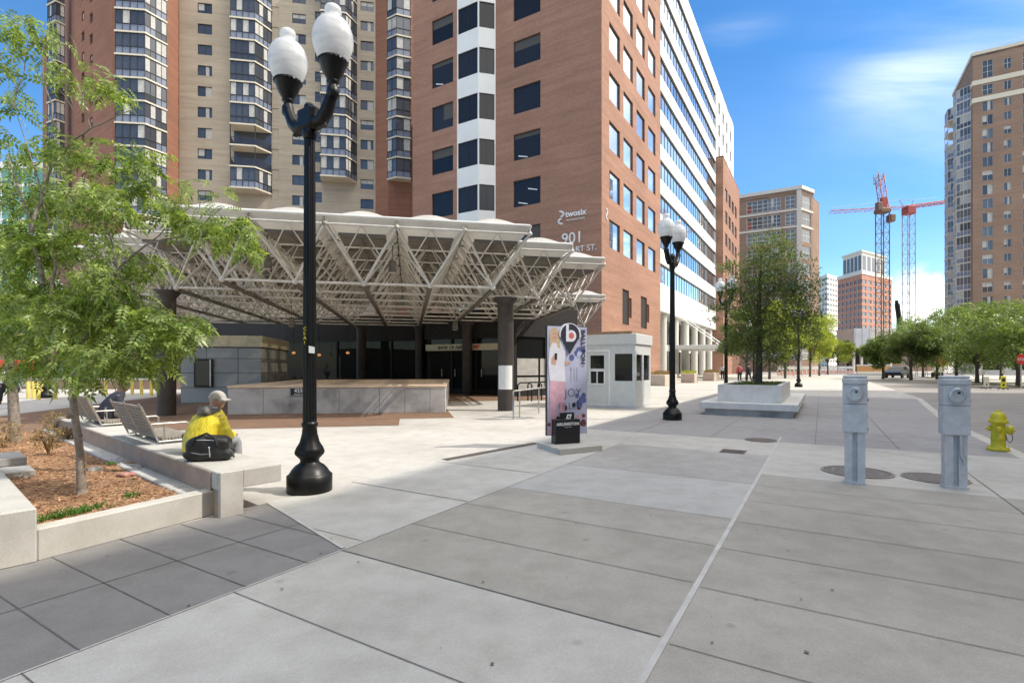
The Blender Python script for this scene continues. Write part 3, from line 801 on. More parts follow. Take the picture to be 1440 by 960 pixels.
# ------------------------------------------------------------------ the block across the street, standing out of view, that shades the foreground
sb = thing('brick_building', 'long brick building across the street that shades the paving', 'building', (*st(47.5, -20.4), 0))
mb = MB(); A, B = st(47.5, -20.4), st(-60, -20.4)
osb = [(x, x + 2, z, z + 1.8) for x in np.arange(2, 104, 4.5) for z in (5, 9, 13, 17, 21, 25)]
wall(mb, A, B, -.12, 30.1, osb, .2); wall(mb, st(47.5, -50), A, -.12, 30.1); wall(mb, B, st(-60, -50), -.12, 30.1); wall(mb, st(-60, -50), st(47.5, -50), -.12, 30.1)
mb.build('wall', 'brown_brick', sb)
mb = MB()
for (x0, x1, a, b) in osb:
    p, q = wallpt(A, B, x0, .15), wallpt(A, B, x1, .15); mb.face([(*p, a), (*q, a), (*q, b), (*p, b)])
mb.build('glazing', 'office_glass', sb)
mb = MB(); mb.prism([A, B, st(-60, -50), st(47.5, -50)], 29.6, 30.0); mb.build('roof', 'roof_grey', sb)

# ------------------------------------------------------------------ right brick tower
Nn = (90.0, 100.0); dA = (D1[1], -D1[0])
rt = thing('brick_tower', 'tall brown brick tower with curved glass bays at the right edge', 'apartment tower', (*Nn, 0))
ct = (Nn[0] + dA[0] * 36, Nn[1] + dA[1] * 36); sd = (Nn[0] + D1[0] * 17.5, Nn[1] + D1[1] * 17.5)
zs = [52.8 - 2.7 * i - 1.9 for i in range(16)]
ol = [(1.4, 2.95, z, z + 1.9) for z in zs] + [(1.4, 2.95, 54.0, 56.0), (1.4, 2.95, 57.3, 60.7)]
om = [(4.5, 5.55, z + .3, z + 1.8) for z in zs] + [(4.5, 5.55, 54.2, 55.9), (4.5, 5.55, 58.2, 60.2)]
on = [(7.1, 8.7, z, z + 1.9) for z in zs] + [(7.1, 8.7, 54.0, 56.0), (7.1, 8.7, 57.3, 60.7)]
mb = MB(); wall(mb, Nn, ct, 11.2, 62.2, ol + om + on, .2); wall(mb, sd, Nn, 11.2, 62.2)
far1, far2 = (sd[0] + dA[0] * 36, sd[1] + dA[1] * 36), ct
wall(mb, far1, sd, 0, 62.2); wall(mb, ct, far1, 0, 62.2); mb.build('wall', 'brown_brick', rt)
mb = MB(); wall(mb, Nn, ct, 0, 10.6, [(x, x + 2.4, .8, 8.5) for x in np.arange(1.5, 33, 4)], .5); wall(mb, sd, Nn, 0, 10.6, [(x, x + 2.4, .8, 8.5) for x in (2, 6, 10, 14)], .5)
mb.build('base_wall', 'light_stone', rt)
mb = MB()
for (A, B, xs) in ((Nn, ct, np.arange(1.5, 33, 4)), (sd, Nn, (2, 6, 10, 14))):
    for x in xs:
        p, q = wallpt(A, B, x, .4), wallpt(A, B, x + 2.4, .4); mb.face([(*p, .8), (*q, .8), (*q, 8.5), (*p, 8.5)])
mb.build('glazing', 'shop_glass', rt)
for z0, z1, pr in ((10.6, 11.2, .35), (51.9 + .9, 53.7, .12), (56.2, 57.1, .12), (62.0, 62.6, .2)):
    mb = MB(); P = lambda k, o_: (Nn[0] + dA[0] * k - D1[0] * o_, Nn[1] + dA[1] * k - D1[1] * o_)
    a = fr(Nn, D1, -pr, D2, pr); mb.prism([a, P(36, pr), P(36, -.5), fr(Nn, D1, .5, D2, -.5), fr(sd, D1, 0, D2, -.5), fr(sd, D1, 0, D2, pr)], z0, z1); mb.build('cornice', 'cream_trim', rt)
mb = MB(); mb.prism([Nn, ct, far1, sd], 61.6, 62.1)
mb.build('roof', 'roof_grey', rt)
mb = MB()
for k in range(14):
    p = fr(Nn, dA, 1 + k * 2.5, D1, 1.0); mb.tube([(*p, 62.2), (*p, 63.8)], .04, 6)
a, b = fr(Nn, dA, 1, D1, 1), fr(Nn, dA, 34, D1, 1); mb.tube([(*a, 63.8), (*b, 63.8)], .04, 6)
a2 = fr(Nn, dA, 1, D1, 15); mb.tube([(*a, 63.8), (*a2, 63.8)], .04, 6); mb.build('roof_railing', 'white_frame', rt)
fill(rt, Nn, ct, [o for o in ol + on if o[3] - o[2] < 1.95], apt_windows(1.55, 1.9, 'white_frame', 'tower_glass'), seed=5)
fill(rt, Nn, ct, [o for o in om if o[3] - o[2] < 1.6], apt_windows(1.05, 1.5, 'white_frame', 'tower_glass'), seed=6)
big = [window_mesh('window', 1.55, 3.4, 2, 3, .06).data('window', ['white_frame', 'tower_glass'])]
fill(rt, Nn, ct, [o for o in ol + on if o[3] - o[2] > 3], big); fill(rt, Nn, ct, [ol[16], on[16]], [window_mesh('window', 1.55, 2.0, 2, 2, .06).data('window', ['white_frame', 'tower_glass'])])
fill(rt, Nn, ct, [om[16]], [window_mesh('window', 1.05, 1.7, 2, 1, .06).data('window', ['white_frame', 'tower_glass'])]); fill(rt, Nn, ct, [om[17]], [window_mesh('window', 1.05, 2.0, 2, 2, .06).data('window', ['white_frame', 'tower_glass'])])
for x in (1.0, 9.6):
    bays(rt, sd, Nn, x, 6.4, 1.7, 1.7, 1.9, 11.3, 17, (15, 14) if x < 5 else (), 'light_stone', 2.7)
# ------------------------------------------------------------------ brown block at the end of the pavement
Bc = at(1126, 130)
bb = thing('brown_block', 'brown brick block with white cornice behind the planter tree', 'building', (*Bc, 0))
lf = fr(Bc, D2, 34, D1, 0); ch = at(1143, 133.5); rs = at(1152, 139); HBB = 46.6
mb = MB()
rows = [(HBB - 4.6 - 4.3 * i, HBB - 1.4 - 4.3 * i) for i in range(10)]
xb = lambda u: 34 - ((Bc[0] - (u - 720) / F * Bc[1]) / (-D2[0] + (u - 720) / F * D2[1]))
ob1 = [(xb(1050), xb(1050) + 5.2, a, b) for a, b in rows]; ob2 = [(xb(1079), xb(1079) + 3.2, a, b) for a, b in rows]; ob3 = [(xb(1104), xb(1104) + 2.3, a, b) for a, b in rows]
wall(mb, lf, Bc, 0, HBB, ob1 + ob2 + ob3, .3)
W2 = math.hypot(ch[0] - Bc[0], ch[1] - Bc[1]); ob4 = [(.8, W2 - 1.0, a, b) for a, b in rows]
wall(mb, Bc, ch, 0, HBB, ob4, .25); wall(mb, ch, rs, 0, HBB - 1); wall(mb, rs, at(1152, 170), 0, HBB - 1)
wall(mb, fr(lf, D2, 0, D1, 30), lf, 0, HBB); mb.build('wall', 'brown_brick', bb)
plain('curtain_red', (.25, .07, .05), .7, var=.3, scale=.5)
for oo, w_, c_ in ((ob1, 5.2, 4), (ob2, 3.2, 3), (ob3, 2.3, 2)):
    meshes = [window_mesh('window', w_, 3.2, c_, 3, .12, curtain=cu).data('window', ['white_frame', 'far_glass', 'curtain_red' if w_ > 5 else 'curtain']) for cu in (None, [(.25, .5, .33, 1)], [(0, .25, 0, .66)], [(.5, 1, .6, 1)])]
    fill(bb, lf, Bc, oo, meshes, .15, seed=int(w_))
fill(bb, Bc, ch, ob4, [window_mesh('window', W2 - 1.8, 3.2, 2, 2, .12).data('window', ['white_frame', 'far_glass'])])
mb = MB(); top = [lf, Bc, ch, rs, at(1152, 170), fr(lf, D2, 0, D1, 30)]
mb.prism([fr(lf, D1, -.3, D2, 0), fr(Bc, D1, -.3, D2, -.3), (ch[0] + .3, ch[1] - .3), fr(ch, D1, 3, D2, 0), fr(lf, D1, 3, D2, 0)], HBB - .1, HBB + .8); mb.build('cornice', 'light_stone', bb)
mb = MB()
for a, b in rows[:2]: mb.prism([fr(lf, D1, -.1, D2, 0), fr(Bc, D1, -.1, D2, -.1), (ch[0] + .1, ch[1] - .1), fr(ch, D1, .5, D2, 0), fr(lf, D1, .5, D2, 0)], a - .75, a - .25)
mb.obox(Bc, D1, -.12, .2, -.12, .9, 0, HBB - .2)
mb.build('stone_band', 'light_stone', bb)
mb = MB(); mb.prism(top, HBB - 1.2, HBB - .9); mb.build('roof', 'roof_grey', bb)

# ------------------------------------------------------------------ far towers
def banded(root, A, B, z0, z1, fh, hw, wallm, glassm, fm, nwin):
    W = math.hypot(B[0] - A[0], B[1] - A[1]); zs_ = np.arange(z0 + 1.0, z1 - hw, fh)
    cw = W / nwin; ops = [(cw * i + cw * .16, cw * (i + 1) - cw * .16, z, z + hw) for i in range(nwin) for z in zs_]
    mb = MB(); wall(mb, A, B, z0, z1, ops, .3); mb.build('wall', wallm, root)
    me = MB(); me.face([(0, .22, -.05), (W, .22, -.05), (W, .22, hw + .05), (0, .22, hw + .05)], 1)
    d_ = me.data('window_band', [fm, glassm])
    for z in zs_: put('window_band', d_, root, (*A, z), ang((B[0] - A[0], B[1] - A[1])))
a0, a1, a2_, a3 = at(1178, 262), at(1212, 244), at(1254, 262), at(1225, 285)
ft = thing('brick_tower', 'distant orange brick tower with white stepped top behind the cranes', 'tower', (*a1, 0))
HF = 45.5
banded(ft, a0, a1, 0, HF, 3.1, 1.7, 'far_red_brick', 'far_glass', 'white_frame', 6); banded(ft, a1, a2_, 0, HF, 3.1, 1.7, 'far_red_brick', 'far_glass', 'white_frame', 6)
mb = MB(); wall(mb, a2_, a3, 0, HF); wall(mb, a3, a0, 0, HF); mb.build('wall', 'far_red_brick', ft)
mb = MB(); ctr = ((a0[0] + a2_[0]) / 2, (a1[1] + a3[1]) / 2)
sc_ = lambda k: [(ctr[0] + (p[0] - ctr[0]) * k, ctr[1] + (p[1] - ctr[1]) * k) for p in (a0, a1, a2_, a3)]
mb.prism(sc_(1.03), HF, HF + 1.6); mb.build('cornice', 'light_stone', ft)
pts = sc_(.78); mb = MB(); mb.prism(pts, HF + 1.6, HF + 11.5); mb.prism(sc_(.84), HF + 11.5, HF + 12.3); ph = mb.build('penthouse', 'light_stone', ft)
mb = MB()
for k in range(5):
    for (p, q) in ((pts[0], pts[1]), (pts[1], pts[2])):
        L = math.hypot(q[0] - p[0], q[1] - p[1]); x = L * (k + .15) / 5; e, f_ = wallpt(p, q, x, -.06), wallpt(p, q, x + L * .14, -.06)
        mb.face([(*e, HF + 3), (*f_, HF + 3), (*f_, HF + 10), (*e, HF + 10)])
mb.build('glazing', 'far_glass', ph)
b0, b1, b2 = at(1148, 335), at(1163, 318), at(1181, 330)
wt = thing('white_tower', 'distant pale concrete tower left of the orange brick tower', 'tower', (*b1, 0))
banded(wt, b0, b1, 0, 58, 3.2, 1.6, 'light_stone', 'far_glass', 'white_frame', 4); banded(wt, b1, b2, 0, 58, 3.2, 1.2, 'light_stone', 'far_glass', 'white_frame', 5)
mb = MB(); wall(mb, b2, at(1165, 350), 0, 58); wall(mb, at(1165, 350), b0, 0, 58); mb.prism([b0, b1, b2, at(1165, 350)], 58, 59); mb.build('roof', 'light_stone', wt)
# white structure going up by the cranes
c0 = at(1201, 150)
uc = thing('construction_site_building', 'unfinished white concrete building with blue grey wrapped upper floor', 'building', (*c0, 0))
mb = MB(); mb.obox(c0, (1, 0), 0, 5.1, 0, 8, 7.2, 12.6)
for x in (.4, 2.5, 4.6): mb.obox(c0, (1, 0), x - .05, x + .05, -.06, 0, 7.2, 12.7)
mb.build('wrapped_floor', 'blue_grey_wrap', uc)
mb = MB()
for x in (0, 2.3, 4.6, 7.2, 10.8): mb.obox(c0, (1, 0), x, x + .55, .3, .9, 0, 7.19)
mb.obox(c0, (1, 0), 0, 11.5, 0, 9, 6.7, 7.19); mb.obox(c0, (1, 0), 5.3, 11.6, .2, 8, 7.2, 12.2); mb.obox(c0, (1, 0), 5.1, 12.2, 0, 8.5, 12.21, 12.7)
mb.obox(c0, (1, 0), 0, 11.5, 3, 3.3, 0, 6.69, 1); mb.build('frame', ['white_concrete', 'dark_inside'], uc)
c1 = at(1254, 165)
lb = thing('site_shed', 'low dark roofed building under the black pile mast', 'building', (*c1, 0))
mb = MB(); mb.obox(c1, (1, 0), 0, 17, 0, 10, 0, 11.5); mb.build('wall', 'brown_brick', lb)
mb = MB(); mb.obox(c1, (1, 0), -.4, 17.4, -.4, 10.4, 11.5, 12.6); mb.build('roof', 'white_concrete', lb)
pm_ = thing('pile_mast', 'black slanted mast rising above the site shed', 'machine mast', (*at(1264, 163), 11))
p0 = at(1265, 164); z = zat
mb = MB(); mb.tube([(*at(1264.5, 164), 10), (*at(1264.5, 164), 16.5), (*at(1261.6, 164), 21.5)], .75, 10); mb.tube([(*at(1261.8, 164), 20.5), (*at(1260.6, 164), 22.6)], .5, 8); mb.build('mast', 'black_metal', pm_)
mb = MB(); mb.obox(at(1264.5, 164), (1, 0), -1.2, 1.2, -1.2, 1.2, 9, 11.5, bev=.2); mb.build('machine_body', 'black_metal', pm_)

# ------------------------------------------------------------------ tower cranes
def lattice(mb, a, b, w, bay, r=.09, rd=.05, m=0, tri=False):
    a, b = Vector(a), Vector(b); d = (b - a); L = d.length; d.normalize()
    s1 = d.cross(Vector((0, 1, 0)) if abs(d.y) < .9 else Vector((1, 0, 0))).normalized(); s2 = d.cross(s1)
    cor = [s1 * w / 2 + s2 * w / 2, s1 * w / 2 - s2 * w / 2, -s1 * w / 2 - s2 * w / 2, -s1 * w / 2 + s2 * w / 2]
    if tri: cor = [s1 * w / 2 - s2 * w / 2, -s1 * w / 2 - s2 * w / 2, s2 * w * .6]
    n = max(1, int(L / bay)); k = len(cor)
    for c in cor: mb.tube([a + c, b + c], r, 5, m)
    for i in range(n):
        p, q = a + d * (L * i / n), a + d * (L * (i + 1) / n)
        for j in range(k):
            c, e = cor[j], cor[(j + 1) % k]
            mb.tube([p + c, q + e] if i % 2 else [p + e, q + c], rd, 4, m, cap=False); mb.tube([p + c, p + e], rd, 4, m, cap=False)
ca = at(1241, 140)
cr = thing('tower_crane', 'brown mast tower crane with a raised red jib', 'crane', (*ca, 0), group='tower cranes over the building site')
mb = MB(); lattice(mb, (*ca, 0), (*ca, zat(300, 140)), 2.2, 2.6, .14, .06); mb.build('mast', 'crane_brown', cr)
zc_ = zat(300, 140)
mb = MB(); mb.obox(ca, (1, 0), -1.5, 1.5, -1.5, 1.5, zc_, zc_ + 1.2, bev=.2); mb.obox(ca, (1, 0), -2.6, -1.3, -2, -.6, zc_ + .4, zc_ + 2.6, 0, .15); mb.obox(ca, (1, 0), 1.6, 3.0, -1, 1, zc_ - 2.4, zc_ - .4, 0, .15); mb.build('cab', 'crane_brown', cr)
mb = MB(); lattice(mb, (ca[0] + .5, ca[1], zc_ + .8), (*at(1236.5, 146), zat(248, 146)), 1.5, 2.0, .12, .06); mb.obox(ca, (1, 0), -.4, 1.0, -.5, .5, zc_ + .4, zc_ + 4.2); mb.build('jib', 'crane_red', cr)
mb = MB(); lattice(mb, (*at(1236.5, 146), zat(258, 146)), (*at(1236, 147), zat(244, 147)), 1.8, 1.6, .12, .06); mb.build('jib_tip', 'crane_grey', cr)
cb = at(1278, 160)
cr = thing('tower_crane', 'blue grey mast tower crane with long level red jib', 'crane', (*cb, 0), group='tower cranes over the building site')
zb = zat(302, 160)
mb = MB(); lattice(mb, (*cb, 0), (*cb, zb), 2.3, 2.9, .13, .06); mb.build('mast', 'crane_grey', cr)
mb = MB(); mb.obox(cb, (1, 0), -1.4, 1.4, -1.4, 1.4, zb, zb + 2.6, 0, .2); mb.build('cab', 'crane_red', cr)
JL, JR = at(1168, 150), at(1350, 172)
mb = MB(); lattice(mb, (*JL, zat(297.5, 150)), (cb[0], cb[1], zat(291, 160)), 1.0, 2.0, .07, .035, 0, True); mb.build('jib', 'crane_red', cr)
mb = MB(); lattice(mb, (cb[0], cb[1], zat(290.5, 160)), (*JR, zat(281, 172)), 1.15, 1.6, .11, .07, 0, True); mb.build('jib', 'crane_red', cr)
mb = MB()
tp = (cb[0], cb[1], zat(281, 160))
for dx in (-3, 1.5): mb.tube([(cb[0] + dx * .5, cb[1], zb + 2.5), (cb[0] + dx, cb[1], tp[2])], .12, 5)
mb.tube([(cb[0] - 3, cb[1], tp[2]), (*JL, zat(293, 150))], .06, 5); mb.tube([(cb[0] + 1.5, cb[1], tp[2]), (*at(1318, 168), zat(278, 168))], .06, 5); mb.tube([(cb[0] - 3, cb[1], tp[2]), (cb[0] + 1.5, cb[1], tp[2])], .09, 5)
mb.build('tie_cable', 'crane_grey', cr)
# ------------------------------------------------------------------ space frame canopy
L = 1.86; ZT = 5.28; ZB = 3.86; ZE = 5.5
cells = {}
for j in range(9):
    lo, hi = (0, 4) if j == 0 else ((-1, 5) if j == 1 else (-2, 6))
    if j >= 3: lo = -3
    if j >= 7: hi = 8
    for i in range(lo, hi + 1): cells[(i, j)] = True
can = thing('metal_canopy', 'wide white space frame canopy of steel tubes and domed roof pads over the brick paving', 'canopy', (*F0, 0))
can.rotation_euler = (0, 0, R(11.4))
mb = MB(); H_ = L / 2
top4 = [(-H_, -H_), (H_, -H_), (H_, H_), (-H_, H_)]
for x, y in top4: mb.tube([(0, 0, ZB), (x, y, ZT)], .038, 8, 0)
for i in range(4):
    a, b = top4[i], top4[(i + 1) % 4]; mx_ = ((a[0] + b[0]) / 2, (a[1] + b[1]) / 2)
    mb.tube([(mx_[0], mx_[1], ZT), (a[0] * .5, a[1] * .5, (ZB + ZT) / 2)], .018, 6); mb.tube([(mx_[0], mx_[1], ZT), (b[0] * .5, b[1] * .5, (ZB + ZT) / 2)], .018, 6)
    mb.tube([(*a, ZT), (*b, ZT)], .03, 6)
mb.ball((0, 0, ZB), .085, 0, 10, 6)
for x, y in top4: mb.ball((x, y, ZT), .07, 0, 8, 6); mb.tube([(x, y, ZT), (x, y, ZE - .05)], .022, 6)
pyr = mb.data('truss_pyramid', 'truss_steel')
# roof pad: rim, underside with purlins, dome
mb = MB()
def ring(h, z): return [(-h, -h, z), (h, -h, z), (h, h, z), (-h, h, z)]
prof = [(H_ - .30, 5.13), (H_ - .26, 5.16), (H_ - .16, 5.25), (H_ - .05, 5.42), (H_ - .012, 5.47), (H_ - .012, 5.53), (H_ - .06, 5.56)]
for (h0, z0), (h1, z1) in zip(prof[:-1], prof[1:]):
    a, b = ring(h0, z0), ring(h1, z1)
    for k in range(4): mb.face([a[k], a[(k + 1) % 4], b[(k + 1) % 4], b[k]], 0, True)
mb.face(ring(H_ - .30, 5.13)[::-1], 3)
G_ = 10; vs = []; fs = []
for j in range(G_ + 1):
    for i in range(G_ + 1):
        x, y = -1 + 2 * i / G_, -1 + 2 * j / G_
        h = max(0, 1 - x * x) * max(0, 1 - y * y); rr = max(0, 1 - (x * x + y * y) * .92)
        vs.append((x * (H_ - .06), y * (H_ - .06), 5.56 + .32 * (h ** .55) * (.35 + .65 * rr ** .8)))
for j in range(G_):
    for i in range(G_):
        a = j * (G_ + 1) + i; fs.append((a, a + 1, a + G_ + 2, a + G_ + 1))
mb.mesh(vs, fs, 2, True)
for k in range(5):
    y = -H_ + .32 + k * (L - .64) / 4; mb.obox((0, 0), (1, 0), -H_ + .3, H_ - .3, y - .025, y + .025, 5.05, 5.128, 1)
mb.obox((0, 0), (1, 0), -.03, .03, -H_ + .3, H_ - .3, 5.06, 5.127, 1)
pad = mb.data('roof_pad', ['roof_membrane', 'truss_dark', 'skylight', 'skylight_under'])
for (i, j) in cells:
    link('truss_pyramid', pyr, can, ((i + .5) * L, (j + .5) * L, 0)); link('roof_pad', pad, can, ((i + .5) * L, (j + .5) * L, 0))
# edge tubes and bottom chords
mb = MB()
for (i, j) in cells:
    for di, dj, p, q in ((0, -1, (0, 0), (1, 0)), (0, 1, (0, 1), (1, 1)), (-1, 0, (0, 0), (0, 1)), (1, 0, (1, 0), (1, 1))):
        if (i + di, j + dj) not in cells:
            mb.tube([((i + p[0]) * L, (j + p[1]) * L, ZE), ((i + q[0]) * L, (j + q[1]) * L, ZE)], .055, 8)
link('roof_edge', mb.data('roof_edge', 'roof_membrane'), can)
for j in range(9):
    ii = sorted(i for (i, jj) in cells if jj == j)
    mb = MB(); mb.tube([((ii[0] + .5) * L, (j + .5) * L, ZB), ((ii[-1] + .5) * L, (j + .5) * L, ZB)], .038, 8); link('bottom_chord', mb.data('bottom_chord', 'truss_steel'), can)
for i in range(-3, 9):
    jj = sorted(j for (ii, j) in cells if ii == i)
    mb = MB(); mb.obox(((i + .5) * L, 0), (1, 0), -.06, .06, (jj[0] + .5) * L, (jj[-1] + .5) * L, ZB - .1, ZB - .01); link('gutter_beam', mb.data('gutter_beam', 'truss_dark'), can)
def column(p, r, label, h=ZB):
    o = thing('round_column', label, 'column', (*p, 0), 0, 'dark columns under the canopy')
    mb = MB(); mb.lathe([(r, 0), (r, h - .38), (r * 1.02, h - .37)], (0, 0, 0), 28); link('shaft', mb.data('shaft', 'dark_column'), o)
    mb = MB(); mb.lathe([(r * 1.02, h - .37), (r * 1.02, h - .25), (r * 1.5, h - .12), (r * 1.5, h - .05)], (0, 0, 0), 28); link('capital', mb.data('capital', 'dark_column'), o); return o
cl = column(at(234.5, 15.65), .25, 'dark round column left of the grey kiosk, partly behind leaves')
cr_ = column(at(711, 17.4), .27, 'dark round column with a white notice, left of the banner')
column(at(657, 27), .26, 'dark round column in front of the bank doors'); column(at(508, 29), .26, 'dark round column behind the left end of the stone parapet'); column(at(590, 29.4), .24, 'dark round column left of the bank sign')
p = at(711, 17.4); mb = MB(); n = 14; r_ = .276
for k in range(n):
    a0_, a1_ = R(-150 + 115 * k / n), R(-150 + 115 * (k + 1) / n)
    mb.face([(p[0] + r_ * math.cos(a), p[1] + r_ * math.sin(a), z) for a, z in ((a0_, .73), (a1_, .73), (a1_, 1.53), (a0_, 1.53))], 0, True)
tag(mb.build('paper_notice', 'white_paint', loc=(*p, .73)), 'blank white paper notice wrapped round the dark column', 'notice')
# hanging spot lamps
mb = MB(); mb.lathe([(.105, -.36), (.12, -.34), (.115, -.05), (.07, .0)], (0, 0, 0), 16); mb.tube([(0, 0, 0), (0, 0, .6)], .015, 6); l_body = mb.data('lamp_body', 'truss_dark')
mb = MB(); mb.lathe([(.09, -.358), (.10, -.367)], (0, 0, 0), 16); l_lens = mb.data('lamp_lens', 'white_paint')
for (u, v, Y), lab in zip(((376, 360, 14.6), (552, 366, 15.2), (700, 392, 17.2), (640, 452, 22), (410, 446, 20)),
        ('canopy spot lamp just left of the tall lamp post', 'canopy spot lamp above the middle of the stone parapet', 'canopy spot lamp above the column with the notice', 'canopy spot lamp deep over the bank entrance', 'canopy spot lamp deep behind the tall lamp post')):
    o = thing('canopy_lamp', lab, 'lamp', (*at(u, Y), zat(v, Y)), 0, 'spot lamps hanging in the canopy'); link('lamp_body', l_body, o); link('lamp_lens', l_lens, o)

# ------------------------------------------------------------------ stone parapet, kiosk, pavilion
pa, pb = (-8.82, 15.88), (-2.15, 16.6); dp = unit(pb[0] - pa[0], pb[1] - pa[1]); lp = math.hypot(pb[0] - pa[0], pb[1] - pa[1])
o = thing('stone_parapet', 'low weathered grey concrete parapet box round the station stair', 'parapet', (*pa, 0))
mb = MB(); mb.obox(pa, dp, 0, lp, 0, 7.4, 0, .82, 0, .015); mb.build('wall', 'old_concrete', o)
mb = MB(); mb.obox(pa, dp, -.02, lp + .02, -.02, 7.42, .822, .90, 0, .012)
mb.build('coping', 'coping_stone', o) if 'coping_stone' in MATS else (concrete('coping_stone', (.78, .60, .43), stain=.25, big=1.0), mb.build('coping', 'coping_stone', o))
mb = MB()
for x in (1.05, 2.6, 3.35, 4.6, 5.4, 6.2): mb.obox(pa, dp, x, x + .012, -.002, .0, 0, .81)
mb.build('seam', 'joint', o)
o = thing('address_plaque', 'black plaque reading 4230 Fairfax Dr on the stone parapet', 'plaque', (*fr(pa, dp, 1.86, D2, 0), .57), ang(dp))
mb = MB(); mb.obox((0, 0), (1, 0), 0, .62, -.03, -.003, 0, .26); link('plate', mb.data('plate', 'poster_black'), o)
link('lettering', text_mesh('lettering', '4230', .15, 'white_paint', .002, 0, 1.1, .004), o, (.14, -.034, .12)); link('lettering', text_mesh('lettering', 'Fairfax Dr', .075, 'white_paint', .002), o, (.13, -.034, .035))
mb = MB()
for (x0, x1, z0, z1) in ((.012, .608, .012, .02), (.012, .608, .24, .248), (.012, .02, .02, .24), (.6, .608, .02, .24)): mb.obox((0, 0), (1, 0), x0, x1, -.034, -.03, z0, z1)
link('border', mb.data('border', 'white_paint'), o)

kr = at(367, 21.6); ko = fr(kr, E1, -3.05, E2, 0)
o = thing('lift_kiosk', 'grey panelled lift kiosk with tan roof band behind the stone parapet', 'kiosk', (*ko, 0))
mb = MB(); mb.obox(ko, E1, 0, 3.05, 0, 4.8, 0, 2.31); mb.build('wall', 'grey_panel', o)
mb = MB(); mb.obox(ko, E1, -.07, 3.12, -.07, 4.87, 2.31, 2.78, 0, .015); mb.build('roof_band', 'fascia_tan', o)
mb = MB()
for z in (.62, 1.22, 1.82): mb.obox(ko, E1, 0, 3.05, -.003, .0, z, z + .018); mb.obox(ko, E1, 3.05, 3.053, 0, 4.8, z, z + .018)
for x in (.95, 2.15): mb.obox(ko, E1, x, x + .016, -.003, 0, 0 if x > 1 else 1.83, 2.3)
for y in (1.2, 2.4, 3.6): mb.obox(ko, E1, 3.05, 3.053, y, y + .016, 0, 2.3)
mb.obox(ko, E1, -.01, 3.06, -.01, 4.81, 2.27, 2.309); mb.build('panel_gap', 'dark_inside', o)
mb = MB(); mb.obox(ko, E1, .52, 1.22, -.09, -.004, .66, 1.80, 0); mb.obox(ko, E1, .58, 1.1, -.095, -.091, .72, 1.74, 1); mb.obox(ko, E1, 1.11, 1.15, -.1, -.091, .68, 1.78, 2)
q = mb.build('notice_case', ['black_metal', 'screen_dark', 'steel_rail'])
q.location = (*ko, 0); q.data.transform(Matrix.Translation((-ko[0], -ko[1], 0))); tag(q, 'black framed notice case on the grey kiosk wall', 'notice case')

# dark glazed pavilion under the canopy
pav = thing('glazed_pavilion', 'dark glazed shop pavilion in the shade under the canopy', 'building', (*at(590, 30), 0))
pl = [at(262, 35), at(400, 31.5), at(590, 30), at(603, 28.6), at(705, 26.6), at(722, 25.4), at(812, 27.4), at(812, 38)]
mb = MB()
for a, b in zip(pl[:-1], pl[1:]):
    d = unit(b[0] - a[0], b[1] - a[1]); Lw = math.hypot(b[0] - a[0], b[1] - a[1])
    mb.obox(a, d, 0, Lw, 0, .2, 3.0, 4.3); mb.obox(a, d, 0, Lw, 0, .2, 0, .3)
    k = 0.0
    while k <= Lw: mb.obox(a, d, k - .05, k + .05, -.02, .15, .3, 3.0); k += max(1.2, Lw / max(1, round(Lw / 1.7)))
mb.prism(pl + [at(262, 40)], 4.3, 4.5); mb.build('frame', 'dark_inside', pav)
mb = MB()
for a, b in zip(pl[:-1], pl[1:]):
    a2, b2 = wallpt(a, b, 0, .08), wallpt(a, b, math.hypot(b[0] - a[0], b[1] - a[1]), .08); mb.face([(*a2, .3), (*b2, .3), (*b2, 3.0), (*a2, 3.0)])
mb.build('glazing', 'shop_glass', pav)
a, b = pl[5], pl[6]; mb = MB()
for x0, x1, z0, z1 in ((.25, 1.5, .35, .95), (.25, 1.5, 1.05, 1.9), (1.62, 2.9, .35, .95), (1.62, 2.9, 1.05, 1.9)):
    p, q = wallpt(a, b, x0, .05), wallpt(a, b, x1, .05); mb.face([(*p, z0), (*q, z0), (*q, z1), (*p, z1)])
mb.build('window_blind', 'curtain', pav)
a, b = pl[3], pl[4]; Lb = math.hypot(b[0] - a[0], b[1] - a[1])
mb = MB()
for x in (.9, 1.75, 2.5, 3.4): 
    p = wallpt(a, b, x, -.05); mb.tube([(*p, .95), (*p, 1.35)], .025, 6)
mb.build('door_handle', 'fascia_tan', pav)
o = thing('bank_sign', 'cream bank sign band with red emblem behind the dark columns', 'sign', (*wallpt(a, b, .0, -.04), 2.36), ang((b[0] - a[0], b[1] - a[1])))
mb = MB(); mb.obox((0, 0), (1, 0), -.1, Lb, -.12, -.0, 0, .34); link('sign_band', mb.data('sign_band', 'fascia_tan'), o)
link('lettering', text_mesh('lettering', 'BANK OF AMERICA', .25, 'poster_black', .004, 0, 1.0, .006), o, (.72, -.126, .08))
mb = MB(); ex = 3.02
for k, (dx, dz) in enumerate(((0, 0), (.1, .03), (.2, .06))):
    mb.face([(ex + dx, -.127 - k * .002, .14 + dz * .2), (ex + .2 + dx, -.127 - k * .002, .25), (ex + .14 + dx, -.127 - k * .002, .28), (ex - .1 + dx, -.127 - k * .002, .17)])
mb.face([(ex - .08, -.128, .14), (ex + .12, -.128, .06), (ex + .42, -.128, .16), (ex + .2, -.128, .13)]); link('emblem', mb.data('emblem', 'sign_red'), o)

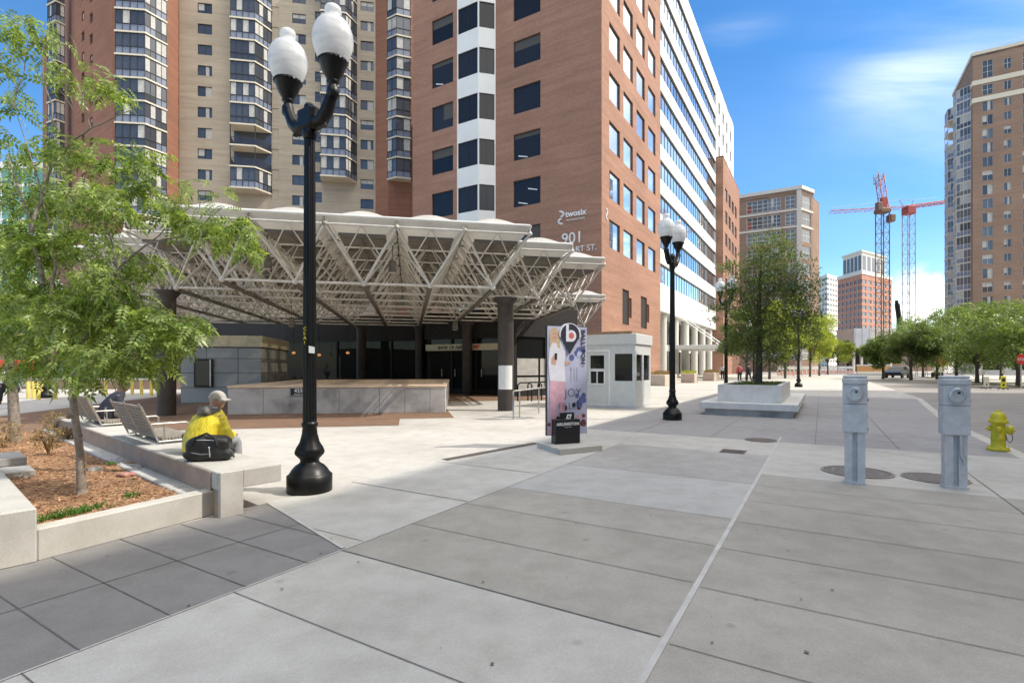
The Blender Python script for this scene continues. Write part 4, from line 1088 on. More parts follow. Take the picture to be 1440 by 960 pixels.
m, nt, b = newmat('warm_glow'); b.inputs['Base Color'].default_value = (.8, .4, .15, 1); b.inputs['Emission Color'].default_value = (1, .42, .14, 1); b.inputs['Emission Strength'].default_value = .3
for (u, v, lab) in ((413, 496, 'orange glowing lamp in the dark lobby, left of the tall lamp post'), (449, 499, 'orange glowing lamp in the dark lobby, right of the tall lamp post'), (489, 496, 'dim orange lamp in the dark lobby by the round column')):
    p = at(u, 29.2); z = zat(v, 29.2); o = thing('lobby_lamp', lab, 'lamp', (*p, z), 0, 'orange lamps in the dark lobby')
    mb = MB(); mb.ball((0, 0, 0), .10, 0, 12, 8, (1, 1, .75)); link('shade', mb.data('shade', 'warm_glow'), o); mb = MB(); mb.tube([(0, 0, .09), (0, 0, 3.85 - z)], .012, 5); link('rod', mb.data('rod', 'black_metal'), o)

# ------------------------------------------------------------------ guard booth
g0 = (4.33, 18.0); dB = (-D2[0], -D2[1]); gl = fr(g0, dB, -2.05, D1, 0)
o = thing('guard_booth', 'small white guard booth with dark windows beside the banner', 'booth', (*gl, 0))
mb = MB(); f_ops = [(.32, .92, .62 - .02, .62), (.38, .88, .55, 1.04), (.38, .88, 1.12, 1.68), (1.18, 1.72, .98, 1.78)]
mb = MB(); wall(mb, gl, g0, 0, 2.28, [(.38, .9, .88, 1.32), (.36, .9, 1.42, 1.9), (1.3, 1.95, .98, 1.95)], .06)
s1 = fr(g0, D1, 1.9, D2, 0); wall(mb, g0, s1, 0, 2.28, [(.15, .85, .98, 1.92), (1.0, 1.75, .98, 1.92)], .06); bk = fr(gl, D1, 1.9, D2, 0)
wall(mb, s1, bk, 0, 2.28); wall(mb, bk, gl, 0, 2.28); mb.build('wall', 'booth_white', o)
mb = MB()
for A, B, ops in ((gl, g0, [(.38, .9, .88, 1.32), (.36, .9, 1.42, 1.9), (1.3, 1.95, .98, 1.95)]), (g0, s1, [(.15, .85, .98, 1.92), (1.0, 1.75, .98, 1.92)])):
    for x0, x1, a, b in ops:
        p, q = wallpt(A, B, x0, .05), wallpt(A, B, x1, .05); mb.face([(*p, a), (*q, a), (*q, b), (*p, b)])
mb.build('window', 'shop_glass', o)
mb = MB()
A, B = gl, g0; d = dB
for x0, x1, z0, z1 in ((.18, .24, .08, 2.1), (1.08, 1.14, .08, 2.1), (.24, 1.08, 2.04, 2.1), (.34, .92, .84, .88), (.34, .92, 1.32, 1.36), (.34, .38, .88, 1.32), (.9, .94, .88, 1.32), (.62, .66, .88, 1.32)): mb.obox(gl, d, x0, x1, -.03, -.001, z0, z1)
mb.obox(gl, d, .19, 1.13, -.014, -.001, .08, .12); mb.tube([(*fr(gl, d, .3, D1, -.06), 1.1), (*fr(gl, d, .38, D1, -.06), 1.1)], .02, 6); mb.build('door', 'white_paint', o)
mb = MB(); mb.obox(gl, d, -.06, 2.11, -.06, 1.96, 2.28, 2.66, 0, .02); mb.build('fascia', 'booth_white', o)
mb = MB(); mb.obox(gl, d, -.02, 1.95, -.05, 1.9, 2.66, 2.75); mb.build('roof_board', 'rust_wood', o)
mb = MB(); mb.obox(gl, d, -.01, 2.06, -.01, 1.91, 0, .1); mb.build('plinth', 'pedestal_grey', o)

# ------------------------------------------------------------------ banner stand
bx = (.93, 9.48); dban = unit(.9, .43); W_ = .86; Hb = 2.0
slab = thing('concrete_slab', 'low pale concrete slab carrying the banner', 'slab', (1.0, 9.2, 0))
mb = MB(); mb.prism([(.46, 9.42), (.82, 8.62), (1.6, 9.08), (1.25, 9.9)], 0, .1); mb.build('slab', 'cast_concrete', slab)
bn = thing('banner_stand', 'tall printed banner of a woman in white and pink with round pin sign', 'banner', (*at(769.5, 9.3), .24), ang(dban))
plain('banner_lilac', (.50, .51, .66), .35, var=.06, scale=2); plain('banner_white', (.74, .74, .80), .35, var=.05, scale=8); plain('banner_pink', (.70, .42, .50), .4, var=.12, scale=10)
plain('banner_hair', (.62, .47, .30), .5, var=.25, scale=25); plain('banner_skin', (.62, .38, .29), .45, var=.1, scale=12); plain('banner_red', (.22, .07, .06), .45, var=.5, scale=14); plain('banner_blue', (.12, .15, .36), .4, var=.4, scale=12); plain('banner_ink', (.035, .04, .055), .4, var=.1)
plain('banner_dot', (.65, .16, .13), .4, var=.05)
mb = MB(); mb.obox((0, 0), (1, 0), 0, W_, 0, .07, 0, Hb); link('panel', mb.data('panel', 'poster_black'), bn)
def poly(pts, layer, mat, name='print', holes=None):
    mb = MB(); mb.face([(x, -.0015 * layer, z) for x, z in pts]); return mb
prints = {}
def pr(pts, layer, mat, name='pattern'): prints.setdefault((name, mat), MB()).face([(x, -.0016 * layer, z) for x, z in pts])
def disc(cx, cz, r, layer, mat, n=28, sx=1, name='pattern'): pr([(cx + sx * r * math.cos(2 * math.pi * k / n), cz + r * math.sin(2 * math.pi * k / n)) for k in range(n)], layer, mat, name)
pr([(.004, .004), (W_ - .004, .004), (W_ - .004, Hb - .004), (.004, Hb - .004)], 1, 'banner_lilac', 'backdrop')
rb = random.Random(5)
for k in range(70): 
    cx, cz = rb.uniform(.04, W_ - .06), abs(rb.gauss(0, .26)) + .03
    if cz < .75: disc(cx, cz, rb.uniform(.02, .06), 2 + .02 * k / 7, rb.choice(['banner_red', 'banner_red', 'banner_ink', 'banner_pink']), 7)
for k in range(10): disc(rb.uniform(.52, .82), rb.uniform(1.18, 1.62), rb.uniform(.03, .07), 3.4 + k * .02, rb.choice(['banner_blue', 'banner_lilac']), 9)
for k in range(8): disc(rb.uniform(.62, .8), rb.uniform(.55, .72), rb.uniform(.03, .07), 3.7 + k * .02, 'banner_blue', 9)
# the printed woman
pr([(.07, .02), (.16, .02), (.205, .55), (.24, .55), (.28, .22), (.35, .22), (.37, .62), (.375, 1.02), (.06, 1.02), (.045, .6)], 5, 'banner_pink', 'figure_trousers')
pr([(.05, 1.0), (.385, .98), (.36, 1.3), (.385, 1.6), (.30, 1.73), (.14, 1.74), (.045, 1.6), (.02, 1.3)], 6, 'banner_white', 'figure_top')
pr([(.05, 1.58), (.04, 1.78), (.065, 1.92), (.13, 1.975), (.21, 1.95), (.255, 1.82), (.27, 1.6), (.215, 1.6), (.19, 1.7), (.105, 1.7)], 6.3, 'banner_hair', 'figure_hair')
pr([(.155 + .062 * math.cos(a), 1.84 + .082 * math.sin(a) * (1 if math.sin(a) > 0 else 1.12)) for a in [R(15 * k) for k in range(24)]], 7, 'banner_skin', 'figure_face'); pr([(.125, 1.69), (.19, 1.69), (.185, 1.79), (.13, 1.79)], 6.6, 'banner_skin', 'figure_neck')
pr([(.085, 1.85), (.095, 1.92), (.15, 1.955), (.21, 1.92), (.225, 1.83), (.2, 1.885), (.14, 1.905)], 7.5, 'banner_hair', 'figure_fringe')
pr([(.135, 1.80), (.178, 1.803), (.165, 1.787), (.147, 1.787)], 7.6, 'banner_dot', 'figure_mouth')
for ex_ in (.133, .178): pr([(ex_ - .011, 1.856), (ex_, 1.862), (ex_ + .011, 1.856), (ex_, 1.851)], 7.7, 'banner_ink', 'figure_eye' if ex_ < .15 else 'figure_lid')
pr([(.08, 1.3), (.17, 1.28), (.2, 1.42), (.13, 1.47), (.08, 1.4)], 7, 'banner_skin', 'figure_hand'); pr([(.15, 1.38), (.20, 1.38), (.205, 1.5), (.145, 1.5)], 7.5, 'banner_ink', 'figure_phone'); pr([(.36, 1.27), (.5, 1.33), (.5, 1.35), (.38, 1.36)], 7, 'banner_skin', 'figure_arm')
for x in (.5, .57, .63): 
    pr([(x, .98), (x + .006, .98), (x + .006, 1.25), (x, 1.25)], 4, 'banner_ink')
for (nm, mat), mb in prints.items():
    q = link(nm, mb.data(nm, mat), bn)
    if nm == 'pattern': q['kind'] = 'stuff'
def word(s_, size, x, z, mat, layer=9, rot=0, bold=0, spc=1.0):
    me = text_mesh('lettering', s_, size, mat, .0005, 0, spc, bold); o = link('lettering', me, bn, (x, -.0016 * layer, z)); o.rotation_euler = (0, rot, 0); return o
word('BALLSTON', .125, W_ - .135, Hb - .05, 'banner_ink', 9, R(90), .004, 1.08)
word('JOY', .22, .36, .70, 'banner_ink', 9, 0, -.004); word('FILLED', .18, .22, .47, 'banner_ink', 9, 0, -.004); word('BALLSTONLIVE', .04, .24, .41, 'banner_white', 9, 0, 0)
# pin sign standing proud of the panel
cx, cz, rr = .475, 1.845, .20
mb = MB(); n = 36; pts = [(cx + rr * math.cos(a), cz + rr * math.sin(a)) for a in [R(-12 + 204 * k / n) for k in range(n + 1)]] + [(cx - .015, cz - .36)]
def slabxy(mb, pts, y0, y1, m=0):
    n = len(pts); v = [(x, y0, z) for x, z in pts] + [(x, y1, z) for x, z in pts]
    mb.mesh(v, [tuple(range(n)), tuple(range(2 * n - 1, n - 1, -1))] + [(i, n + i, n + (i + 1) % n, (i + 1) % n) for i in range(n)], m)
slabxy(mb, [(cx + (x - cx) * 1.15, cz + (z - cz) * 1.08) if z > cz - .1 else (x, z) for x, z in pts[:-1]], -.024, .03, 1)
slabxy(mb, pts, -.03, -.0245, 0)
def ringface(mb, cx, cz, r0, r1, y, m, n=30):
    for k in range(n):
        a, b = 2 * math.pi * k / n, 2 * math.pi * (k + 1) / n
        mb.face([(cx + r0 * math.cos(a), y, cz + r0 * math.sin(a)), (cx + r1 * math.cos(a), y, cz + r1 * math.sin(a)), (cx + r1 * math.cos(b), y, cz + r1 * math.sin(b)), (cx + r0 * math.cos(b), y, cz + r0 * math.sin(b))], m)
ringface(mb, cx + .02, cz - .02, .058, .108, -.0325, 1)
mb.face([(cx - .095, -.034, cz - .128), (cx - .035, -.034, cz - .128), (cx - .035, -.034, cz + .19), (cx - .095, -.034, cz + .19)], 1); mb.face([(cx - .05, -.0335, cz - .128), (cx + .02, -.0335, cz - .128), (cx + .02, -.0335, cz - .078), (cx - .05, -.0335, cz - .05)], 1)
ringface(mb, cx + .02, cz - .02, .0, .056, -.033, 2, 20); link('pin_sign', mb.data('pin_sign', ['banner_ink', 'banner_white', 'banner_dot']), bn)
bb_ = thing('banner_weight', 'black box reading ARLINGTON standing against the foot of the banner', 'weight box', (*at(780.5, 9.2), .1), ang(unit(.93, .36)))
mb = MB(); mb.obox((0, 0), (1, 0), 0, .50, -.02, .16, 0, .44, 0, .006); link('box', mb.data('box', 'poster_black'), bb_)
me = text_mesh('lettering', 'ARLINGTON', .072, 'white_paint', .001, 0, 1.15, .003); link('lettering', me, bb_, (.25 - text_width(me) / 2, -.024, .335))
me = text_mesh('lettering', 'VIRGINIA', .026, 'white_paint', .001, 0, 1.4); link('lettering', me, bb_, (.25 - text_width(me) / 2, -.024, .295))
mb = MB(); slabxy(mb, [(.23, .445), (.32, .445), (.35, .53), (.26, .53)], .02, .026, 0); mb.face([(.275, .018, .47), (.31, .018, .47), (.305, .018, .505), (.27, .018, .5)], 1); link('emblem', mb.data('emblem', ['white_paint', 'poster_black']), bb_)
mb = MB(); slabxy(mb, [(.12, .44), (.40, .44), (.40, .56), (.12, .56)], .027, .05); link('back_plate', mb.data('back_plate', 'poster_black'), bb_)

# ------------------------------------------------------------------ street lamps
def lamp_parts():
    pr_base = [(.255, 0), (.26, .02), (.26, .20), (.235, .22), (.225, .235), (.205, .27), (.165, .315), (.12, .345), (.105, .375), (.115, .40), (.165, .455), (.172, .485), (.155, .53), (.115, .60), (.09, .70), (.082, .78), (.095, .80), (.095, .83), (.078, .85)]
    fl = [0, 0, 0, 0, 0, 0, 0, 0, 0, .05, .07, .07, .07, .06, .05, .02, 0, 0, 0]
    mb = MB(); mb.lathe(pr_base, (0, 0, 0), 48, 0, True, fl); base = mb.data('base', 'black_metal')
    mb = MB(); mb.lathe([(.080, .84), (.074, 2.5), (.062, 4.34)], (0, 0, 0), 32, 0, False, [.09, .09, .09]); mb.lathe([(.07, 4.3), (.085, 4.33), (.09, 4.4), (.07, 4.44)], (0, 0, 0), 20); pole = mb.data('pole', 'black_metal')
    mb = MB()
    mb.obox((0, 0), (1, 0), -.15, .15, -.09, .09, 4.40, 4.68, 0, .04); mb.ball((0, 0, 4.68), .07, 0, 10, 6)
    for s in (1, -1):
        mb.tube([(s * .06, 0, 4.5), (s * .21, 0, 4.47), (s * .31, 0, 4.57), (s * .385, 0, 4.71), (s * .412, 0, 4.82)], [.08, .082, .076, .066, .06], 12)
        mb.lathe([(.055, 4.70), (.07, 4.72), (.07, 4.80), (.05, 4.83), (.05, 4.86), (.075, 4.885), (.06, 4.90)], (s * .415, 0, 0), 18)
        mb.tube([(s * .26, 0, 4.48), (s * .265, 0, 4.40)], .03, 8)
    arm = mb.data('arm', 'black_metal')
    mb = MB(); mb.lathe([(.05, 4.89), (.075, 4.92), (.12, 5.0), (.145, 5.08), (.16, 5.10), (.162, 5.135), (.15, 5.14)], (0, 0, 0), 28)
    for k in range(20):
        a = 2 * math.pi * k / 20; mb.ball((.162 * math.cos(a), .162 * math.sin(a), 5.118), .014, 0, 6, 4)
    cup = mb.data('holder', 'black_metal')
    mb = MB(); mb.lathe([(.145, 5.13), (.19, 5.20), (.222, 5.30), (.230, 5.38), (.222, 5.46), (.195, 5.54), (.15, 5.60), (.098, 5.635), (.085, 5.65), (.088, 5.68), (.098, 5.71), (.088, 5.76), (.055, 5.785), (.02, 5.79)], (0, 0, 0), 32); globe = mb.data('globe', 'globe_glass')
    return base, pole, arm, cup, globe
LP_ = lamp_parts()
def lamp(p, rz, label):
    o = thing('street_lamp', label, 'street lamp', (*p, 0), rz, 'black twin globe street lamps')
    o.scale = (1, 1, .984)
    link('base', LP_[0], o); link('pole', LP_[1], o); link('arm', LP_[2], o)
    for s in (1, -1):
        h = link('lantern_holder', LP_[3], o, (s * .415, 0, 0)); link('globe', LP_[4], h)
    return o
lm = lamp(ground(435.5, 690), R(-31), 'largest black twin globe street lamp, in front of the seat wall')
lamp(ground(945.5, 590), R(50), 'black twin globe street lamp between guard booth and concrete planter')
lamp(at(1021, 24), R(-75), 'black twin globe street lamp rising behind the left end of the planter')
lamp(at(1123, 37.3), R(20), 'thin black street lamp behind the planter tree crown')
lamp(at(65, 24.3), R(30), 'black street lamp among the yellow bollards behind the left tree')
lamp(at(1060, 47), R(0), 'far street lamp whose globe shows through the planter tree')
mb = MB()
mb.face([(.04 + -.02, -.079, 1.66), (.085, -.062, 1.655), (.085, -.062, 1.73), (.02, -.079, 1.745)], 0)
o = mb.build('paper_sticker', 'white_paint'); o.location = (*ground(435.5, 690), 0); tag(o, 'torn white sticker on the largest lamp post', 'sticker')
me = text_mesh('pole_number', 'C\nS\nA\n1', .055, 'sign_yellow', .001); o = link('pole_number', me, None, (ground(435.5, 690)[0] - .045, ground(435.5, 690)[1] - .0785, 1.93)); tag(o, 'small yellow stacked letters on the largest lamp post', 'lettering')

# ------------------------------------------------------------------ meter pedestals
def pedestal(p, rz, label, conduit):
    o = thing('meter_pedestal', label, 'utility pedestal', (*p, 0), rz, 'grey electric meter pedestals'); o.scale = (.88, .85, 1)
    mb = MB(); mb.obox((0, 0), (1, 0), -.135, .135, -.09, .09, 0, .03); mb.obox((0, 0), (1, 0), -.125, -.03, -.07, .08, .03, .70); mb.obox((0, 0), (1, 0), .03, .125, -.07, .08, .03, .70); mb.obox((0, 0), (1, 0), -.03, .03, -.02, .08, .03, .70); link('post', mb.data('post', 'pedestal_grey'), o)
    mb = MB(); mb.obox((0, 0), (1, 0), -.15, .15, -.10, .13, .66, 1.02, 0, .008); mb.obox((0, 0), (1, 0), -.15, .15, -.105, .13, 1.024, 1.27, 0, .008); link('cabinet', mb.data('cabinet', 'pedestal_grey'), o)
    mb = MB(); mb.obox((0, 0), (1, 0), -.155, .155, -.115, .135, 1.272, 1.35, 0, .012); mb.obox((0, 0), (1, 0), -.15, .15, -.10, .13, 1.352, 1.385, 0, .012); link('lid', mb.data('lid', 'pedestal_grey'), o)
    mb = MB(); v = []; n = 28
    for r_, y in ((.095, -.106), (.095, -.135), (.085, -.14), (.078, -.15), (.066, -.15), (.06, -.128), (.0, -.128)):
        v.append([(r_ * math.cos(2 * math.pi * k / n), y, 1.15 + r_ * math.sin(2 * math.pi * k / n)) for k in range(n)])
    for a, b in zip(v[:-1], v[1:]):
        for k in range(n): mb.face([a[k], a[(k + 1) % n], b[(k + 1) % n], b[k]], 0, True)
    mb.obox((0, 0), (1, 0), .0, .028, -.137, -.128, 1.165, 1.19, 1); link('meter_socket', mb.data('meter_socket', ['meter_socket', 'dark_inside']), o)
    mb = MB(); mb.obox((0, 0), (1, 0), .15, .165, -.06, -.03, 1.06, 1.09); mb.obox((0, 0), (1, 0), .15, .162, -.05, -.02, .69, .72); link('latch', mb.data('latch', 'iron_cover'), o)
    if conduit:
        mb = MB(); mb.tube([(.05, -.09, .66), (.05, -.09, .42), (.09, -.09, .36), (.09, -.09, .33)], .022, 8); link('conduit', mb.data('conduit', 'meter_socket'), o)
    return o
pedestal(at(1202, 6.58), R(-32), 'left grey meter pedestal on the paving, in front of a manhole cover', False)
pedestal(at(1342, 6.32), R(-24), 'right grey meter pedestal with a bent conduit, left of the hydrant', True)

# ------------------------------------------------------------------ fire hydrant
hp = (8.66, 9.12); o = thing('fire_hydrant', 'yellow fire hydrant on the dark paving beside the kerb', 'fire hydrant', (*hp, 0), R(-30)); o.scale = (.82, .82, .98)
mb = MB(); mb.lathe([(.165, 0), (.19, .01), (.19, .045), (.165, .06), (.125, .065), (.122, .20), (.132, .21), (.132, .235), (.118, .245), (.115, .50), (.125, .51)], (0, 0, 0), 28)
for k in range(8):
    a = 2 * math.pi * k / 8; mb.lathe([(.018, .04), (.018, .075), (.006, .078)], (.165 * math.cos(a), .165 * math.sin(a), 0), 6)
link('barrel', mb.data('barrel', 'hydrant_yellow'), o)
mb = MB(); mb.lathe([(.155, .505), (.165, .515), (.165, .54), (.14, .55), (.135, .60), (.115, .66), (.075, .695), (.04, .705), (.04, .73), (.03, .74), (.01, .742)], (0, 0, 0), 28)
for k in range(8):
    a = 2 * math.pi * k / 8; mb.ball((.15 * math.cos(a), .15 * math.sin(a), .545), .016, 0, 6, 4)
link('bonnet', mb.data('bonnet', 'hydrant_yellow'), o)
def nozzle(d, r_, ln, zc):
    mb = MB(); ax = Vector((math.cos(d), math.sin(d), 0))
    mb.tube([ax * .08 + Vector((0, 0, zc)), ax * (.11 + ln * .5) + Vector((0, 0, zc))], r_ * .8, 16); mb.tube([ax * (.11 + ln * .45) + Vector((0, 0, zc)), ax * (.11 + ln * .6) + Vector((0, 0, zc)), ax * (.11 + ln) + Vector((0, 0, zc)), ax * (.12 + ln) + Vector((0, 0, zc))], [r_, r_, r_ * .92, r_ * .5], 16); mb.tube([ax * (.12 + ln) + Vector((0, 0, zc)), ax * (.155 + ln) + Vector((0, 0, zc))], .022, 5)
    link('nozzle', mb.data('nozzle', 'hydrant_yellow'), o)
nozzle(R(-10), .085, .12, .385); nozzle(R(-100), .055, .08, .40); nozzle(R(170), .055, .05, .40)
mb = MB(); mb.tube([(.21, -.05, .31), (.22, -.05, .22), (.17, -.08, .16), (.12, -.09, .21), (.10, -.08, .31)], .008, 6); link('chain', mb.data('chain', 'iron_cover'), o)

# ------------------------------------------------------------------ yellow bollards
mb = MB(); mb.lathe([(.075, 0), (.075, .78), (.06, .80), (.02, .805)], (0, 0, 0), 16); bol = mb.data('bollard', 'bollard_yellow')
BL = [(40, 560), (47.5, 560.5), (54, 562), (60, 559), (78, 561), (149, 555.5), (174, 558.5), (186, 555), (199, 556), (213, 556.5), (258.5, 556)]
BT = ['leftmost yellow bollard, next to the walking person', 'yellow bollard second from the left of its cluster', 'yellow bollard in front of the lamp base cluster', 'yellow bollard touching the left side of the lamp base', 'yellow bollard just right of the far lamp base', 'yellow bollard right of the seated person in a dark hat', 'yellow bollard standing nearest, half behind leaves', 'yellow bollard right of the one half behind leaves', 'yellow bollard in the middle of the right hand row', 'yellow bollard touching the left column edge', 'lone yellow bollard between dark column and grey kiosk']
for (u, v), t in zip(BL, BT):
    o = link('bollard', bol, None, (*ground(u, v), 0)); tag(o, t, 'bollard', 'yellow bollards along the drop-off')

# ------------------------------------------------------------------ seat wall and planting bed
SW = (-2.92, 5.07)
def sw(a, b): return fr(SW, F1, a, F2, b)
o = thing('seat_wall', 'long pale concrete seat wall with cantilevered end in front of the planting bed', 'seat wall', (*SW, 0))
mb = MB(); mb.obox(SW, F1, 0, .62, .0, 8.6, .27, .45, 0, .008); mb.build('seat_slab', 'cast_concrete', o)
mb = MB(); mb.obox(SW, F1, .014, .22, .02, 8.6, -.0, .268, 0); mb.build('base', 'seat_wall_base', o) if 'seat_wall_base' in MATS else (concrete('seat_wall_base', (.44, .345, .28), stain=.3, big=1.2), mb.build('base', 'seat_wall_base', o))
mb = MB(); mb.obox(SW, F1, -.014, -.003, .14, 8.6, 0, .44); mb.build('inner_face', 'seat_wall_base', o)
mb = MB(); mb.obox(SW, F1, .01, .23, -.05, .015, 0, .45, 0, .006); mb.obox(SW, F1, .23, .62, -.05, -.002, .27, .45, 0, .006); mb.build('end_block', 'cast_concrete', o)
mb = MB(); mb.obox(SW, F1, -.20, -.002, .25, 8.6, .1, .215, 0, .01); mb.build('gutter_kerb', 'old_concrete', o)
bl = (-3.65, 3.93); br = (-3.01, 5.18); dl = unit(br[0] - bl[0], br[1] - bl[1]); ll = math.hypot(br[0] - bl[0], br[1] - bl[1])
o = thing('low_wall', 'low pale concrete kerb wall along the front of the planting bed', 'wall', (*bl, 0))
mb = MB(); mb.obox(bl, dl, .005, ll + .055, 0, .16, 0, .25, 0, .01); mb.build('wall', 'cast_concrete', o)
o = thing('concrete_block', 'pale concrete end block of a second seat wall at the left edge', 'seat wall', (*bl, 0))
mb = MB(); mb.obox(bl, F1, -.62, -.0, -.02, 3.4, 0, .42, 0, .012); mb.build('block', 'cast_concrete', o)
pts = [fr(bl, F1, .0, F2, .1), (br[0] - .1, br[1]), sw(.0, .0), sw(.0, 8.6), fr(bl, F1, -.3, F2, 8.5), fr(bl, F1, -.3, F2, 3)]
n = 60; mb = MB()
bed0 = fr(bl, F1, .0, F2, .1)
def bed_z(x, y): return .185 + .03 * math.sin(1.7 * x + .6) * math.cos(1.3 * y) + .012 * math.sin(9 * x) * math.sin(8 * y)
GN = 48; A_, B_, C_, D_ = fr(bl, F1, -.05, F2, .12), (br[0] - .12, br[1] + .02), sw(-.0, 8.6), fr(bl, F1, -1.0, F2, 8.6)
vs = []; fs = []
for j in range(GN + 1):
    for i in range(GN + 1):
        a, b = i / GN, j / GN
        x = (A_[0] * (1 - a) + B_[0] * a) * (1 - b) + (D_[0] * (1 - a) + C_[0] * a) * b; y = (A_[1] * (1 - a) + B_[1] * a) * (1 - b) + (D_[1] * (1 - a) + C_[1] * a) * b
        vs.append((x, y, bed_z(x, y)))
for j in range(GN):
    for i in range(GN):
        k = j * (GN + 1) + i; fs.append((k, k + 1, k + GN + 2, k + GN + 1))
mb.mesh(vs, fs, 0, True); struct(mb.build('planting_bed', 'mulch'))
# loose chips
mb = MB(); rc = random.Random(11)
for k in range(2600):
    a, b = rc.random(), rc.random() ** 1.5
    x = (A_[0] * (1 - a) + B_[0] * a) * (1 - b) + (D_[0] * (1 - a) + C_[0] * a) * b; y = (A_[1] * (1 - a) + B_[1] * a) * (1 - b) + (D_[1] * (1 - a) + C_[1] * a) * b
    z = bed_z(x, y) + .008; t = rc.uniform(0, 6.28); l_, w2 = rc.uniform(.01, .035), rc.uniform(.003, .009); c_, s_ = math.cos(t), math.sin(t); tz = rc.uniform(-.012, .012)
    mb.face([(x - c_ * l_ - s_ * w2, y - s_ * l_ + c_ * w2, z - tz), (x + c_ * l_ - s_ * w2, y + s_ * l_ + c_ * w2, z + tz), (x + c_ * l_ + s_ * w2, y + s_ * l_ - c_ * w2, z + tz + .004), (x - c_ * l_ + s_ * w2, y - s_ * l_ - c_ * w2, z - tz + .004)])
leafmat('chips', (.22, .10, .05), (.52, .31, .17), .05)
tag(mb.build('wood_chips', 'chips'), 'brown wood chips covering the planting bed', kind='stuff')
# granite steps stacked in the bed
for (u, v, dz, lab, w2) in ((2, 672, .0, 'lower grey granite slab lying on the mulch at the left edge', 1.0), (-8, 664, .1, 'upper grey granite slab stacked at the left edge', .95)):
    p = ground(u, v, .2); mb = MB(); mb.obox(p, F1, -.9, .28 + .02 * dz, -.1, w2 * .6, .17 + dz, .268 + dz, 0, .008)
    tag(mb.build('granite_slab', 'slab_grey', loc=(*p, 0)), lab, 'slab', 'granite slabs in the bed')
for (u, v, s_, lab, mt) in ((133, 662, .07, 'pale stone lying behind the tree trunk', 'cast_concrete'), (178, 668, .075, 'crumpled red and white food wrapper on the mulch', 'wrapper')):
    if mt == 'wrapper': plain('wrapper', (.62, .30, .24), .5, var=.4, scale=22)
    p = ground(u, v, .19); mb = MB(); rs_ = random.Random(u); vs0 = len(mb.v)
    mb.ball((0, 0, 0), s_, 0, 9, 6, (1.25, .8, .75) if mt != 'wrapper' else (1.5, .9, .4))
    mb.v = [(x * rs_.uniform(.8, 1.2), y * rs_.uniform(.8, 1.2), z * rs_.uniform(.8, 1.2)) for x, y, z in mb.v]; mb.sm = [False] * len(mb.sm)
    o = mb.build('stone' if mt != 'wrapper' else 'food_wrapper', mt); o.location = (*p, .2); tag(o, lab, 'stone' if mt != 'wrapper' else 'litter')

# ------------------------------------------------------------------ benches on the seat wall
def bench_meshes():
    Wd = 1.42; P = {}
    mb = MB()
    for k in range(11): mb.obox((0, 0), (0, 1), -Wd / 2, Wd / 2, -.44 + k * .039, -.44 + k * .039 + .029, .055, .085)
    P['seat'] = mb.data('seat', 'bench_wood')
    mb = MB(); tl_ = math.tan(R(24))
    for k in range(9):
        z = .10 + k * .048; x = -.02 - (z - .1) * tl_
        for y0, y1 in ((-Wd / 2, -.012), (.012, Wd / 2)):
            mb.mesh([(x, y0, z), (x, y1, z), (x - .019, y1, z + .042), (x - .019, y0, z + .042), (x - .03, y0, z), (x - .03, y1, z), (x - .049, y1, z + .042), (x - .049, y0, z + .042)],
                    [(0, 1, 2, 3), (7, 6, 5, 4), (0, 4, 5, 1), (3, 2, 6, 7), (0, 3, 7, 4), (1, 5, 6, 2)])
    P['backrest'] = mb.data('backrest', 'bench_wood')
    mb = MB()
    for y in (-Wd / 2 - .012, 0, Wd / 2 + .012):
        mb.tube([(-.02, y, .03), (-.25, y, .56)], .014, 6); mb.tube([(-.03, y, .035), (.45, y, .035)], .014, 6)
    for y in (-Wd / 2 + .03, Wd / 2 - .03):
        mb.tube([(.06, y, .06), (.06, y, .0)], .012, 6); mb.tube([(.40, y, .06), (.40, y, .0)], .012, 6)
    P['frame'] = mb.data('frame', 'steel_rail')
    mb = MB(); mb.tube([(-.12, 0, .27), (.32, 0, .27), (.35, 0, .25), (.35, 0, .05)], .013, 8); mb.tube([(.06, 0, .27), (.06, 0, .06)], .01, 6); P['arm_rest'] = mb.data('arm_rest', 'steel_rail')
    return P, Wd
# local frame: x forward (away from the bed), y along the wall; slats run along y
BP, BW = bench_meshes()
for me in (BP['seat'],):
    for v in me.vertices: v.co = Vector((-v.co.y + .0, v.co.x, v.co.z)) if False else v.co
def bench(p, label):
    o = thing('bench', label, 'bench', (*p, .452), ang(F1), 'slatted benches on the seat wall')
    link('seat', BP['seat'], o); link('backrest', BP['backrest'], o); link('frame', BP['frame'], o)
    for s in (-1, 1): link('arm_rest', BP['arm_rest'], o, (0, s * (BW / 2 - .05), 0))
    return o
BN2 = fr((-5.30, 7.35), F1, .02, F2, .0); BN1 = fr(BN2, F1, 0, F2, 3.1)
bench(BN2, 'empty grey slatted bench on the seat wall behind the person in yellow'); bench(BN1, 'grey slatted bench holding the person in a dark hat')

